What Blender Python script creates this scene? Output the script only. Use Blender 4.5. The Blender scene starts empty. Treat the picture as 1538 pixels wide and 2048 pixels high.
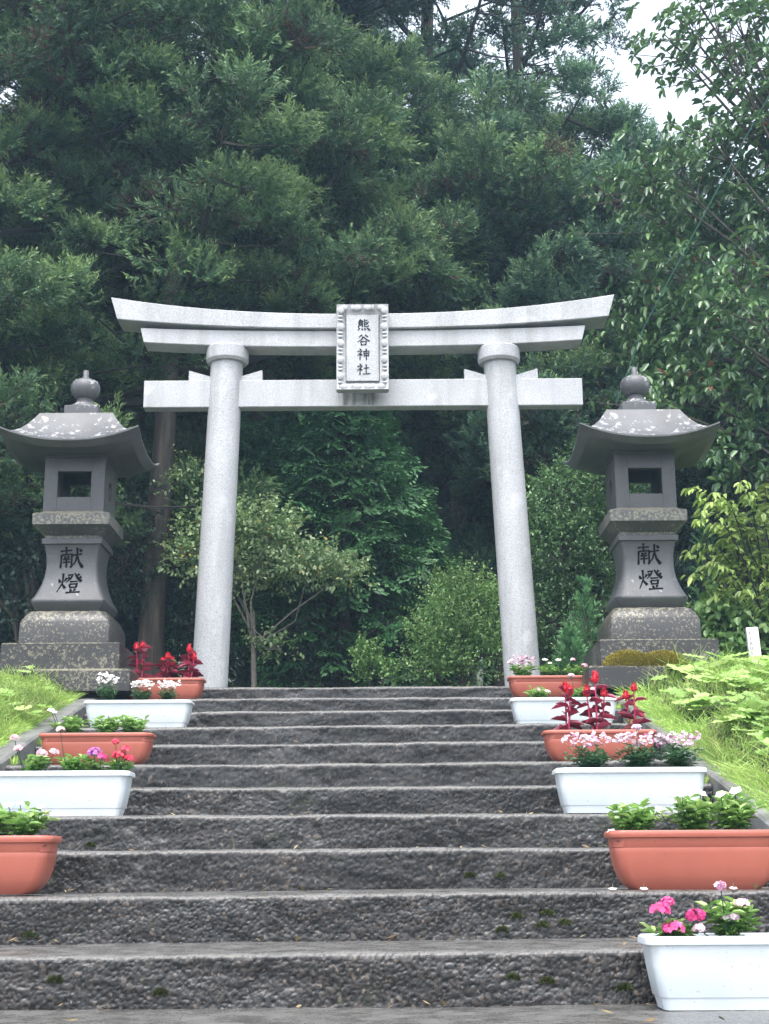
import bpy, math, random
import numpy as np
from mathutils import Vector

R = math.radians
rng = np.random.default_rng(7)
random.seed(7)
sc = bpy.context.scene
COL = sc.collection

# ------------------------------------------------------------------ camera numbers
F = 2850.0
TH = math.atan(705 / F); ROLL = R(0.35)
CS, SN = math.cos(TH), math.sin(TH)

def ray(px, py):
    """direction (per metre of depth Y) towards a pixel of the 1538x2048 photograph"""
    u, v = px - 769, 1024 - py
    u, v = u * math.cos(ROLL) + v * math.sin(ROLL), -u * math.sin(ROLL) + v * math.cos(ROLL)
    dy = F * CS - v * SN; dz = F * SN + v * CS
    return u / dy, dz / dy

def at(px, py, Y):
    a, b = ray(px, py)
    return Vector((a * Y, Y, b * Y))

def proj(P):
    P = np.asarray(P); X, Y, Z = P[..., 0], P[..., 1], P[..., 2]
    d = np.maximum(Y * CS + Z * SN, .1); h = Z * CS - Y * SN
    return 769 + F * X / d, 1024 - F * h / d

RISE, TREAD, Y0, Z0 = .15, .602, 4.317, -.2445
def edge(k): return Y0 + k * TREAD, Z0 + k * RISE
LAND = Z0 + 10 * RISE
XL, XR = -1.93, 1.51

# ------------------------------------------------------------------ object helpers
def tag(o, label=None, cat=None, group=None, kind=None):
    if label: o['label'] = label
    if cat: o['category'] = cat
    if group: o['group'] = group
    if kind: o['kind'] = kind
    return o

def empty(name, loc=(0, 0, 0), label=None, cat=None, group=None):
    o = bpy.data.objects.new(name, None); COL.objects.link(o)
    o.location = loc; o.empty_display_size = .1
    return tag(o, label, cat, group)

def mesh_np(name, V, faces, mat, parent=None, tint=None, smooth=None, loc=None, mats=None, midx=None):
    """V (n,3); faces: (m,k) array or list of lists"""
    me = bpy.data.meshes.new(name)
    V = np.ascontiguousarray(V, dtype=np.float32)
    if isinstance(faces, np.ndarray):
        m, k = faces.shape
        me.vertices.add(len(V)); me.vertices.foreach_set('co', V.ravel())
        me.loops.add(m * k); me.loops.foreach_set('vertex_index', faces.astype(np.int32).ravel())
        me.polygons.add(m)
        me.polygons.foreach_set('loop_start', np.arange(0, m * k, k, dtype=np.int32))
        me.update(calc_edges=True)
    else:
        me.from_pydata([tuple(map(float, v)) for v in V], [], [tuple(int(i) for i in f) for f in faces])
        me.update()
    if tint is not None:
        a = me.attributes.new('tint', 'FLOAT', 'POINT'); a.data.foreach_set('value', np.asarray(tint, dtype=np.float32))
    if mat: me.materials.append(mat)
    if smooth is not None:
        me.polygons.foreach_set('use_smooth', [True] * len(me.polygons))
        if smooth < 179: me.set_sharp_from_angle(angle=R(smooth))
    o = bpy.data.objects.new(name, me); COL.objects.link(o)
    if parent: o.parent = parent
    if loc is not None: o.location = loc
    return o

class MB:
    """collects shapes into one mesh"""
    def __init__(s): s.v = []; s.f = []
    def add(s, V, Fc):
        n = len(s.v); s.v += [tuple(map(float, p)) for p in V]; s.f += [[i + n for i in f] for f in Fc]
        return s
    def build(s, name, mat, parent=None, smooth=35):
        return mesh_np(name, np.array(s.v), s.f, mat, parent, smooth=smooth)
    def box(s, x0, x1, y0, y1, z0, z1, b=.006):
        return s.loft([(z0, -b), (z0 + b, 0), (z1 - b, 0), (z1, -b)], (x0 + x1) / 2, (y0 + y1) / 2, (x1 - x0) / 2, (y1 - y0) / 2, b * 1.5)
    def loft(s, secs, cx, cy, hx, hy, cr=.01, nc=3, cap=True):
        """secs: (z, inset[, radius]) or (z, hx, hy, radius)"""
        rings = []
        for q in secs:
            if len(q) == 2: z, a, b, r = q[0], hx + q[1], hy + q[1], cr
            else: z, a, b, r = q
            r = min(r, a * .98, b * .98); ring = []
            for qx, qy, a0 in ((1, 1, 0), (-1, 1, 90), (-1, -1, 180), (1, -1, 270)):
                for i in range(nc + 1):
                    t = R(a0 + 90 * i / nc)
                    ring.append((cx + qx * (a - r) + r * math.cos(t), cy + qy * (b - r) + r * math.sin(t), z))
            rings.append(ring)
        n = len(rings[0]); V = [p for r_ in rings for p in r_]; Fc = []
        for i in range(len(rings) - 1):
            for j in range(n):
                k = (j + 1) % n
                Fc.append([i * n + j, i * n + k, (i + 1) * n + k, (i + 1) * n + j])
        if cap: Fc.append(list(range(n))[::-1]); Fc.append([(len(rings) - 1) * n + j for j in range(n)])
        return s.add(V, Fc)
    def lathe(s, prof, c=(0, 0, 0), n=24):
        V = []; Fc = []
        for r_, z in prof:
            for j in range(n):
                t = 2 * math.pi * j / n; V.append((c[0] + r_ * math.cos(t), c[1] + r_ * math.sin(t), c[2] + z))
        for i in range(len(prof) - 1):
            for j in range(n):
                k = (j + 1) % n; Fc.append([i * n + j, i * n + k, (i + 1) * n + k, (i + 1) * n + j])
        Fc.append(list(range(n))[::-1]); Fc.append([(len(prof) - 1) * n + j for j in range(n)])
        return s.add(V, Fc)
    def tube(s, pts, rad, n=8):
        pts = [Vector(p) for p in pts]; V = []; Fc = []
        for i, p in enumerate(pts):
            d = (pts[min(i + 1, len(pts) - 1)] - pts[max(i - 1, 0)]).normalized()
            a = d.orthogonal() if i == 0 else (prev - d * prev.dot(d))
            a.normalize(); prev = a; b = d.cross(a)
            r_ = rad[i] if hasattr(rad, '__len__') else rad
            for j in range(n):
                t = 2 * math.pi * j / n; V.append(p + (a * math.cos(t) + b * math.sin(t)) * r_)
        for i in range(len(pts) - 1):
            for j in range(n):
                k = (j + 1) % n; Fc.append([i * n + j, i * n + k, (i + 1) * n + k, (i + 1) * n + j])
        Fc.append(list(range(n))[::-1]); Fc.append([(len(pts) - 1) * n + j for j in range(n)])
        return s.add(V, Fc)

# ------------------------------------------------------------------ leaves
def unit(a): return a / np.maximum(np.linalg.norm(a, axis=-1, keepdims=True), 1e-9)

def rhombs(B, D, N, L, W, T, wide=.5, bend=0.0):
    """leaf-shaped quads. B base, D dir, N normal hint (n,3); L, W, T (n,) -> V(n,4,3), tint(n,4)"""
    D = unit(D); S = unit(np.cross(D, N)); N2 = np.cross(S, D)
    L = np.broadcast_to(L, len(B))[:, None]; W = np.broadcast_to(W, len(B))[:, None]
    mid = B + D * L * wide + N2 * L * bend
    V = np.stack([B, mid + S * W * .5, B + D * L, mid - S * W * .5], 1)
    return V, np.repeat(np.broadcast_to(T, len(B))[:, None], 4, 1)

def folded(B, D, N, L, W, T, droop=.12, fold=.25):
    """a creased oval leaf: 6 verts, 4 tris kept as 4 quads-degenerate-free tris"""
    D = unit(D); S = unit(np.cross(D, N)); N2 = np.cross(S, D)
    L = np.broadcast_to(L, len(B))[:, None]; W = np.broadcast_to(W, len(B))[:, None]
    tip = B + D * L - N2 * L * droop
    m1 = B + D * L * .33; m2 = B + D * L * .7 - N2 * L * droop * .4
    up = N2 * W * fold
    V = np.stack([B, m1 + S * W * .46 + up, m2 + S * W * .42 + up, tip, m2 - S * W * .42 + up, m1 - S * W * .46 + up], 1)
    return V, np.repeat(np.broadcast_to(T, len(B))[:, None], 6, 1)

class LV:
    def __init__(s): s.q = []; s.qt = []; s.h = []; s.ht = []
    def r(s, *a, **k): V, T = rhombs(*a, **k); s.q.append(V); s.qt.append(T); return s
    def f(s, *a, **k): V, T = folded(*a, **k); s.h.append(V); s.ht.append(T); return s
    def raw(s, V, T): s.q.append(V); s.qt.append(T); return s
    def build(s, name, mat, parent=None):
        Vs = []; Fs = []; Ts = []; n = 0
        if s.q:
            q = np.concatenate(s.q); Vs.append(q.reshape(-1, 3)); Ts.append(np.concatenate(s.qt).ravel())
            Fs.append(np.arange(len(q) * 4).reshape(-1, 4)); n = len(q) * 4
        if s.h:
            h = np.concatenate(s.h); Vs.append(h.reshape(-1, 3)); Ts.append(np.concatenate(s.ht).ravel())
            b = n + np.arange(len(h))[:, None] * 6
            Fs.append(np.concatenate([b + np.array([[0, 1, 2, 3]]), b + np.array([[0, 3, 4, 5]])]))
        return mesh_np(name, np.concatenate(Vs), np.concatenate(Fs), mat, parent, tint=np.concatenate(Ts))

def rand_dirs(n, g=rng): return unit(g.normal(size=(n, 3)))

# ------------------------------------------------------------------ materials
def new_mat(name):
    m = bpy.data.materials.new(name); m.use_nodes = True
    nt = m.node_tree; nt.nodes.clear()
    out = nt.nodes.new('ShaderNodeOutputMaterial'); b = nt.nodes.new('ShaderNodeBsdfPrincipled')
    nt.links.new(b.outputs[0], out.inputs[0]); return m, nt, b, out

def N(nt, t, **kw):
    n = nt.nodes.new(t)
    for k, v in kw.items():
        if k.startswith('i_'): n.inputs[k[2:].replace('_', ' ')].default_value = v
        else: setattr(n, k, v)
    return n

def noise(nt, scale, detail=4, rough=.55, coord='Object', vec=None, stretch=None):
    n = N(nt, 'ShaderNodeTexNoise', i_Scale=scale, i_Detail=detail, i_Roughness=rough)
    if vec is None:
        tc = N(nt, 'ShaderNodeTexCoord'); vec = tc.outputs[coord]
    if stretch:
        mp = N(nt, 'ShaderNodeMapping'); mp.inputs['Scale'].default_value = stretch
        nt.links.new(vec, mp.inputs[0]); vec = mp.outputs[0]
    nt.links.new(vec, n.inputs['Vector']); return n.outputs['Fac']

def ramp(nt, fac, stops, interp='LINEAR'):
    r = N(nt, 'ShaderNodeValToRGB'); r.color_ramp.interpolation = interp
    el = r.color_ramp.elements
    while len(el) < len(stops): el.new(.5)
    for e, (p, c) in zip(el, stops):
        e.position = p; e.color = (*c, 1) if len(c) == 3 else c
    nt.links.new(fac, r.inputs[0]); return r.outputs[0]

def mix(nt, fac, a, b, mode='MIX'):
    m = N(nt, 'ShaderNodeMix', data_type='RGBA', blend_type=mode)
    for s, v in ((m.inputs[0], fac), (m.inputs[6], a), (m.inputs[7], b)):
        if isinstance(v, bpy.types.NodeSocket): nt.links.new(v, s)
        elif isinstance(v, (int, float)): s.default_value = v
        else: s.default_value = (*v, 1)
    return m.outputs[2]

def bump(nt, b, h, strength, dist=.01):
    n = N(nt, 'ShaderNodeBump', i_Strength=strength, i_Distance=dist)
    nt.links.new(h, n.inputs['Height']); nt.links.new(n.outputs[0], b.inputs['Normal'])

def g(v): return (v, v, v)

def leaf_mat(name, c0, c1, c2=None, rough=.5, trans=.25, vary=.35, spec=.5):
    """c0 old leaf, c1 ordinary, c2 fresh leaf: chosen by each leaf's own tint value"""
    m, nt, b, out = new_mat(name)
    at_ = N(nt, 'ShaderNodeAttribute', attribute_name='tint')
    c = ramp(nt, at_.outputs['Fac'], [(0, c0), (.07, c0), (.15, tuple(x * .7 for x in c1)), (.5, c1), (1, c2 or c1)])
    f = noise(nt, 1.1, 2)
    c = mix(nt, 1.0, c, ramp(nt, f, [(.3, g(1 - vary)), (.7, g(1 + vary))]), 'MULTIPLY')
    nt.links.new(c, b.inputs['Base Color'])
    b.inputs['Roughness'].default_value = rough; b.inputs['Specular IOR Level'].default_value = spec
    if trans:
        t = N(nt, 'ShaderNodeBsdfTranslucent'); nt.links.new(c, t.inputs[0])
        ms = N(nt, 'ShaderNodeMixShader'); ms.inputs[0].default_value = trans
        nt.links.new(b.outputs[0], ms.inputs[1]); nt.links.new(t.outputs[0], ms.inputs[2])
        nt.links.new(ms.outputs[0], out.inputs[0])
    return m

def flat_mat(name, col, rough=.5, nscale=20, nv=.15, spec=.5, bmp=0):
    m, nt, b, out = new_mat(name)
    f = noise(nt, nscale, 4)
    c = mix(nt, 1.0, col, ramp(nt, f, [(.3, g(1 - nv)), (.7, g(1 + nv))]), 'MULTIPLY')
    nt.links.new(c, b.inputs['Base Color']); b.inputs['Roughness'].default_value = rough
    b.inputs['Specular IOR Level'].default_value = spec
    if bmp: bump(nt, b, f, bmp, .01)
    return m

M = {}
def build_mats():
    # pale granite of the gate
    m, nt, b, out = new_mat('pale_granite')
    fine = noise(nt, 130, 3, .7); big = noise(nt, 2.2, 5); streak = noise(nt, 3, 4, .6, stretch=(2.2, 2.2, .25))
    c = ramp(nt, fine, [(.30, (.18, .185, .20)), (.45, (.40, .405, .42)), (.62, (.52, .525, .545))])
    c = mix(nt, 1.0, c, ramp(nt, big, [(.3, g(.86)), (.7, g(1.06))]), 'MULTIPLY')
    c = mix(nt, ramp(nt, streak, [(.50, g(0)), (.70, g(.5))]), c, (.22, .225, .21))
    patch = noise(nt, 4.5, 2, .5)
    c = mix(nt, ramp(nt, patch, [(.66, g(0)), (.72, g(.3))]), c, (.62, .62, .635))
    nt.links.new(c, b.inputs['Base Color']); b.inputs['Roughness'].default_value = .55
    bump(nt, b, fine, .25, .004); M['granite'] = m
    # same granite below the name plate with run-off stains: separate band in z, x
    # darker stone of the lanterns
    for nm, base, lich in (('lantern_stone', (.066, .067, .072), .72), ('lantern_roof_stone', (.088, .090, .096), .625), ('plinth_stone', (.030, .028, .028), .555), ('plinth_ledge_stone', (.075, .075, .078), .50)):
        m, nt, b, out = new_mat(nm)
        fine = noise(nt, 170, 3, .7); big = noise(nt, 3.5, 6, .6); l = noise(nt, 22 if 'plinth' not in nm else 48, 5, .72); l2 = noise(nt, 2.6, 3)
        c = mix(nt, 1.0, base, ramp(nt, fine, [(.3, g(.7)), (.7, g(1.3))]), 'MULTIPLY')
        c = mix(nt, 1.0, c, ramp(nt, big, [(.3, g(.68)), (.65, g(1.15))]), 'MULTIPLY')
        geo = N(nt, 'ShaderNodeNewGeometry'); sx = N(nt, 'ShaderNodeSeparateXYZ'); nt.links.new(geo.outputs['Normal'], sx.inputs[0])
        add = N(nt, 'ShaderNodeMath', operation='MULTIPLY_ADD'); nt.links.new(sx.outputs['Z'], add.inputs[0]); add.inputs[1].default_value = .09
        nt.links.new(l, add.inputs[2])
        ad2 = N(nt, 'ShaderNodeMath', operation='MULTIPLY_ADD'); nt.links.new(l2, ad2.inputs[0]); ad2.inputs[1].default_value = .42; nt.links.new(add.outputs[0], ad2.inputs[2])
        lo = lich + .21
        fl = ramp(nt, ad2.outputs[0], [(lo, g(0)), (lo + .05, g(.7))])
        c = mix(nt, fl, c, (.43, .44, .43) if 'plinth' not in nm else (.24, .225, .16))
        nt.links.new(c, b.inputs['Base Color']); b.inputs['Roughness'].default_value = .42
        bump(nt, b, big if 'plinth' in nm else fine, .35, .006); M[nm] = m
    # exposed-aggregate concrete, wet
    m, nt, b, out = new_mat('wet_aggregate')
    a = N(nt, 'ShaderNodeAttribute', attribute_name='tint')
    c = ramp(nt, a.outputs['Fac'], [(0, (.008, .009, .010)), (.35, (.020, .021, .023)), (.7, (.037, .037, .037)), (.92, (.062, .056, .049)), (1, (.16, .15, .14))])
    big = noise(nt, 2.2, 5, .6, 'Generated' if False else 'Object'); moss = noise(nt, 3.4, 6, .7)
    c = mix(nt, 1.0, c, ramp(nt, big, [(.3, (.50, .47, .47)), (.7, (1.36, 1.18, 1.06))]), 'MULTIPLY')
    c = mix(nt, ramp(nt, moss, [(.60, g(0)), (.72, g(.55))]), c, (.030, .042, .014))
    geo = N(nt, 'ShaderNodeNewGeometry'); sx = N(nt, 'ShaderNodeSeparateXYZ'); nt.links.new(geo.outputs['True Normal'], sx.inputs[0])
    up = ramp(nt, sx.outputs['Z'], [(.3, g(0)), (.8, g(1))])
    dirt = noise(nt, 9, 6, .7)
    tread_sheen = ramp(nt, dirt, [(.3, (.055, .052, .048)), (.7, (.15, .147, .14))])
    c = mix(nt, up, c, tread_sheen)  # up-facing surfaces painted lighter: wet sky reflection put into the tread colour
    nt.links.new(c, b.inputs['Base Color'])
    rr = ramp(nt, dirt, [(.35, g(.14)), (.65, g(.42))]); nt.links.new(rr, b.inputs['Roughness'])
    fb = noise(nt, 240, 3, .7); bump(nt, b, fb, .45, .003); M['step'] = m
    m, nt, b, out = new_mat('curb_concrete')
    f1 = noise(nt, 6, 6, .65); f2 = noise(nt, 90, 3)
    c = ramp(nt, f1, [(.3, (.07, .072, .066)), (.55, (.17, .17, .165)), (.75, (.25, .25, .24))])
    nt.links.new(c, b.inputs['Base Color']); b.inputs['Roughness'].default_value = .45; bump(nt, b, f2, .4, .004); M['curb'] = m
    # ground
    m, nt, b, out = new_mat('earth')
    f1 = noise(nt, 3, 6, .6); f2 = noise(nt, 45, 4)
    c = ramp(nt, f1, [(.3, (.022, .022, .012)), (.55, (.045, .05, .02)), (.75, (.07, .085, .03))])
    nt.links.new(c, b.inputs['Base Color']); b.inputs['Roughness'].default_value = .9; bump(nt, b, f2, .6, .02); M['earth'] = m
    m, nt, b, out = new_mat('bark')
    f1 = noise(nt, 14, 5, .65, stretch=(1, 1, .12)); f2 = noise(nt, 2, 3)
    c = ramp(nt, f1, [(.3, (.03, .024, .020)), (.55, (.095, .076, .062)), (.78, (.20, .165, .135))])
    c = mix(nt, ramp(nt, f2, [(.5, g(0)), (.7, g(.5))]), c, (.085, .095, .075))
    nt.links.new(c, b.inputs['Base Color']); b.inputs['Roughness'].default_value = .8; bump(nt, b, f1, .9, .03); M['bark'] = m
    M['branch'] = flat_mat('dark_branch_bark', (.028, .024, .022), .8, 25, .4)
    M['twig'] = flat_mat('pale_twig', (.16, .145, .12), .7, 30, .4)
    # vegetation
    M['cedar'] = leaf_mat('cedar_needles', (.09, .05, .035), (.078, .162, .072), (.22, .33, .12), .6, .25)
    M['cedar_blue'] = leaf_mat('cedar_needles_blue', (.08, .05, .04), (.07, .155, .092), (.19, .32, .15), .6, .25)
    M['cypress'] = leaf_mat('cypress_scales', (.03, .07, .04), (.050, .155, .052), (.12, .29, .095), .5, .15)
    M['broad'] = leaf_mat('glossy_broad_leaf', (.20, .08, .045), (.09, .18, .075), (.20, .32, .11), .24, .2, .3, .7)
    M['pale'] = leaf_mat('pale_small_leaf', (.50, .42, .12), (.26, .40, .17), (.58, .69, .40), .25, .3)
    M['fresh'] = leaf_mat('fresh_green_leaf', (.10, .20, .06), (.17, .33, .10), (.36, .53, .20), .35, .3)
    M['lime'] = leaf_mat('lime_shrub_leaf', (.12, .18, .035), (.28, .42, .10), (.52, .64, .20), .4, .35)
    M['bush'] = leaf_mat('mid_green_bush_leaf', (.05, .12, .05), (.10, .21, .085), (.23, .37, .15), .33, .25)
    M['sapling'] = leaf_mat('sapling_needles', (.05, .14, .05), (.10, .26, .10), (.18, .38, .15), .5, .25)
    M['dark'] = leaf_mat('dark_understorey_leaf', (.03, .06, .045), (.055, .105, .075), (.10, .165, .12), .4, .15)
    M['grass'] = leaf_mat('grass_blades', (.50, .46, .18), (.31, .50, .10), (.56, .70, .20), .5, .35, .3)
    M['fuki'] = leaf_mat('butterbur_leaf', (.28, .44, .09), (.30, .50, .12), (.50, .66, .24), .38, .35, .2)
    M['planter_leaf'] = leaf_mat('bedding_plant_leaf', (.10, .22, .06), (.20, .40, .10), (.42, .60, .20), .35, .25, .2)
    M['dark_leaf'] = leaf_mat('dianthus_leaf', (.03, .09, .045), (.06, .16, .07), (.14, .27, .12), .4, .2, .2)
    M['celosia_leaf'] = leaf_mat('celosia_leaf', (.12, .08, .04), (.30, .035, .075), (.55, .10, .17), .38, .25, .2)
    M['plume'] = leaf_mat('celosia_plume', (.35, .008, .02), (.60, .012, .035), (.80, .05, .08), .5, .2, .1)
    M['magenta'] = leaf_mat('magenta_petals', (.40, .015, .12), (.66, .035, .22), (.85, .16, .40), .5, .25, .1)
    M['red'] = leaf_mat('red_petals', (.5, .01, .04), (.75, .03, .09), (.85, .14, .2), .5, .25, .1)
    M['lilac'] = leaf_mat('lilac_petals', (.38, .08, .36), (.55, .18, .52), (.75, .4, .7), .5, .25, .1)
    M['pink'] = leaf_mat('pink_petals', (.62, .28, .36), (.78, .48, .54), (.86, .72, .74), .5, .25, .1)
    M['white_petal'] = leaf_mat('white_petals', (.78, .70, .68), (.85, .83, .80), (.9, .9, .88), .5, .25, .05)
    M['pinkwhite'] = leaf_mat('pink_and_white_petals', (.40, .12, .24), (.62, .42, .52), (.86, .80, .83), .5, .25, .1)
    M['stemred'] = flat_mat('red_stem', (.48, .03, .10), .4)
    M['moss'] = leaf_mat('yellow_moss', (.09, .085, .012), (.24, .20, .03), (.38, .32, .05), .8, .1, .4)
    M['darkmoss'] = leaf_mat('dark_moss', (.015, .022, .006), (.04, .055, .012), (.10, .12, .03), .8, .1, .4)
    M['soil'] = flat_mat('potting_soil', (.05, .038, .03), .9, 60, .5, bmp=.8)
    # plastic
    m, nt, b, out = new_mat('white_plastic')
    f = noise(nt, 5, 4); f2 = noise(nt, 14, 6, .7)
    c = ramp(nt, f, [(.3, (.52, .58, .62)), (.7, (.62, .65, .67))])
    c = mix(nt, ramp(nt, f2, [(.60, g(0)), (.75, g(.45))]), c, (.45, .42, .36))
    sp = noise(nt, 110, 2, .5); c = mix(nt, ramp(nt, sp, [(.70, g(0)), (.74, g(.55))]), c, (.10, .07, .045)); nt.links.new(c, b.inputs['Base Color']); b.inputs['Roughness'].default_value = .36; M['white_plastic'] = m
    m, nt, b, out = new_mat('terracotta_plastic')
    f = noise(nt, 5, 4); f2 = noise(nt, 12, 6, .7)
    c = ramp(nt, f, [(.3, (.33, .088, .058)), (.7, (.39, .11, .075))])
    c = mix(nt, ramp(nt, f2, [(.60, g(0)), (.76, g(.5))]), c, (.25, .09, .06))
    sp = noise(nt, 110, 2, .5); c = mix(nt, ramp(nt, sp, [(.70, g(0)), (.74, g(.55))]), c, (.10, .07, .045)); nt.links.new(c, b.inputs['Base Color']); b.inputs['Roughness'].default_value = .45; M['terracotta'] = m
    M['ink'] = flat_mat('dark_painted_carving', (.014, .018, .026), .7, spec=.2)
    M['carve'] = flat_mat('dark_carving', (.004, .004, .005), .9, spec=.05)
    M['white_paint'] = flat_mat('white_paint', (.80, .81, .82), .45, 12, .06)
    M['cord'] = flat_mat('green_cord', (.01, .09, .065), .4)
    M['stain'] = None
build_mats()

# ------------------------------------------------------------------ ground
def slope(Y):
    return np.clip(Z0 + (Y - Y0) / TREAD * RISE, Z0 - 9 * RISE, LAND)

def ground_z(X, Y):
    X = np.asarray(X, float); Y = np.asarray(Y, float)
    base = slope(Y)
    d = np.maximum(np.maximum(XL - .16 - X, X - XR - .18), 0)
    inside = (X > XL - .05) & (X < XR + .05)
    wob = .03 * np.sin(X * 2.3 + Y * 1.7) + .02 * np.sin(X * 5.1 - Y * 3.9)
    out = base + .01 + .17 * (1 - np.exp(-d / .14)) * np.clip((11.5 - Y) / 2, 0, 1) + wob * np.clip(d / .3, 0, 1)
    z = np.where(inside, np.where(Y > 10.9, LAND - .012, base - .30), out)
    z = z + np.clip(Y - 17, 0, 60) * .16 + np.clip(Y - 17, 0, 1) * wob
    return z

def bank_grid(xs, ys, name):
    X, Y = np.meshgrid(xs, ys); Z = ground_z(X, Y)
    V = np.stack([X, Y, Z], -1).reshape(-1, 3); ny, nx = X.shape
    i = (np.arange(ny - 1)[:, None] * nx + np.arange(nx - 1)[None, :]).ravel()
    return mesh_np(name, V, np.stack([i, i + 1, i + nx + 1, i + nx], 1), M['earth'], smooth=180)
xs = np.concatenate([np.linspace(-70, -6, 20), np.linspace(-5.8, XL - .16, 34), [XL - .10, XL - .05, XL + .0], np.linspace(-1.5, 1.2, 8), [XR, XR + .05, XR + .12], np.linspace(XR + .18, 6, 34), np.linspace(6.5, 70, 20)])
ys = np.concatenate([np.linspace(-30, 0, 12), np.linspace(.3, 12.5, 70), np.linspace(13, 75, 50)])
tag(bank_grid(xs, ys, 'ground'), kind='structure')

# ------------------------------------------------------------------ steps
def pebble(U, V, cell, seed):
    """height 0..1 and id 0..1 of packed pebbles on a plane"""
    def h(i, j, k):
        s = np.sin(i * 127.1 + j * 311.7 + k * 74.7 + seed * 13.37) * 43758.5453
        return s - np.floor(s)
    gi, gj = np.floor(U / cell), np.floor(V / cell)
    best = np.full(U.shape, -9.); idd = np.zeros(U.shape)
    for a in (-1, 0, 1):
        for b in (-1, 0, 1):
            ci, cj = gi + a, gj + b
            cx = (ci + .5 + (h(ci, cj, 1) - .5) * .8) * cell; cy = (cj + .5 + (h(ci, cj, 2) - .5) * .8) * cell
            rr = cell * (.45 + .5 * h(ci, cj, 3)); an = h(ci, cj, 5) * 3.14
            dx, dy = U - cx, V - cy
            ex = dx * np.cos(an) + dy * np.sin(an); ey = -dx * np.sin(an) + dy * np.cos(an)
            q = (.45 + .55 * h(ci, cj, 6)) - (ex * ex * .7 + ey * ey * 1.5) / (rr * rr)
            m = q > best; best = np.where(m, q, best); idd = np.where(m, h(ci, cj, 4), idd)
    return np.clip(best, -.5, 1), idd

def fbm(U, V, seed, oct=4):
    o = np.zeros(U.shape); a = 1.; f = 1.
    for i in range(oct):
        ph = seed * 1.7 + i * 2.1
        o += a * np.sin(U * f * 3.1 + ph + 1.3 * np.sin(V * f * 2.3 + ph * 2)) * np.sin(V * f * 3.7 - ph + 1.1 * np.sin(U * f * 1.9 - ph)); a *= .5; f *= 2.1
    return o

stairs = empty('stone_stairs', (0, edge(0)[0], edge(0)[1]), 'dark wet exposed aggregate stairs rising to the stone gate', 'stairs')
def make_step(k):
    ye, ze = edge(k); near = k <= 3
    dx = .0037 if k <= 1 else (.005 if k <= 4 else .008)
    if k < -1: dx = .12
    nx = int((XR - XL) / dx) + 1
    x = np.linspace(XL, XR, nx)
    rb = .020
    prof = []                                   # (y offset, z offset, ny, nz, treadness)
    dz = dx if k >= -1 else .05
    for z in np.arange(-RISE - .02, -rb, dz): prof.append((0, z, -1, 0, 0))
    for t in np.linspace(0, 90, 5 if near else 4):
        a = R(t); prof.append((rb - rb * math.cos(a), -rb + rb * math.sin(a), -math.cos(a), math.sin(a), t / 90 * .5))
    yy = rb; stp = dx
    end = TREAD + .05 if k < 10 else .62
    while yy < end:
        yy += stp; stp = min(stp * (1.12 if k <= 0 else 1.25), .03 if k <= 1 else .08); prof.append((min(yy, end), 0, 0, 1, 1))
    P = np.array(prof); s = np.concatenate([[0], np.cumsum(np.hypot(np.diff(P[:, 0]), np.diff(P[:, 1])))])
    U, S = np.meshgrid(x, s)
    ph, pid = pebble(U, S, .0105, k + 3.3)
    ph2, pid2 = pebble(U, S, .022, k + 9.1)
    big = ph2 > .68
    hh = np.where(big, np.maximum(ph, ph2), ph)
    tr = P[:, 4][:, None]
    amp = .0030 * (1 - .72 * tr)
    disp = hh * amp + fbm(U * 1.3, S * 4, k) * .0045 * (1 - .6 * tr)
    wear = np.clip(fbm(U * 3.1, S * 2 + 5, k + 20) - .35, 0, 1) * .010
    disp = disp - wear * (1 - tr)
    X = U; Yy = ye + P[:, 0][:, None] + P[:, 2][:, None] * disp
    Z = ze + P[:, 1][:, None] + P[:, 3][:, None] * disp + np.sin(U * 1.1 + k) * .004 + (U - .2) * .002
    V = np.stack([X, Yy, Z], -1).reshape(-1, 3) - np.array([0, edge(0)[0], edge(0)[1]])
    ids = np.where(big, pid2, pid); ids = ids ** 1.15
    ids = np.where(hh < .22, ids * .2, ids)
    n = len(s); i = (np.arange(n - 1)[:, None] * nx + np.arange(nx - 1)[None, :]).ravel()
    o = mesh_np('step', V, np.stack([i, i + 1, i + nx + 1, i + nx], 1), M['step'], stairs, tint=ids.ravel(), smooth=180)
    return o
for k in range(-8, 11): make_step(k)

def curb(x0, x1, lab):
    root = None
    mb = MB(); ysn = np.linspace(-1, 10.55, 60); V = []
    for Y in ysn:
        z = float(np.clip(Z0 + (Y - Y0) / TREAD * RISE, -9, LAND + .02)) + .035 + .006 * math.sin(Y * 5)
        for (x, dz_) in ((x0, -.6), (x0, -.012), (x0 + .012, 0), (x1 - .012, 0), (x1, -.012), (x1, -.6)): V.append((x + .004 * math.sin(Y * 3 + x), Y, z + dz_))
    Fc = []
    for i in range(len(ysn) - 1):
        for j in range(6):
            k = (j + 1) % 6; Fc.append([i * 6 + j, (i + 1) * 6 + j, (i + 1) * 6 + k, i * 6 + k])
    Fc.append(list(range(6))); Fc.append([(len(ysn) - 1) * 6 + j for j in range(6)][::-1])
    mb.add(V, Fc); o = mb.build('concrete_curb', M['curb'], None, 30)
    tag(o, lab, 'curb')
curb(XL - .16, XL - .004, 'sloping grey concrete curb between the stairs and the left grass bank')
curb(XR + .004, XR + .18, 'sloping grey concrete curb between the stairs and the right leafy bank')

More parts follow.
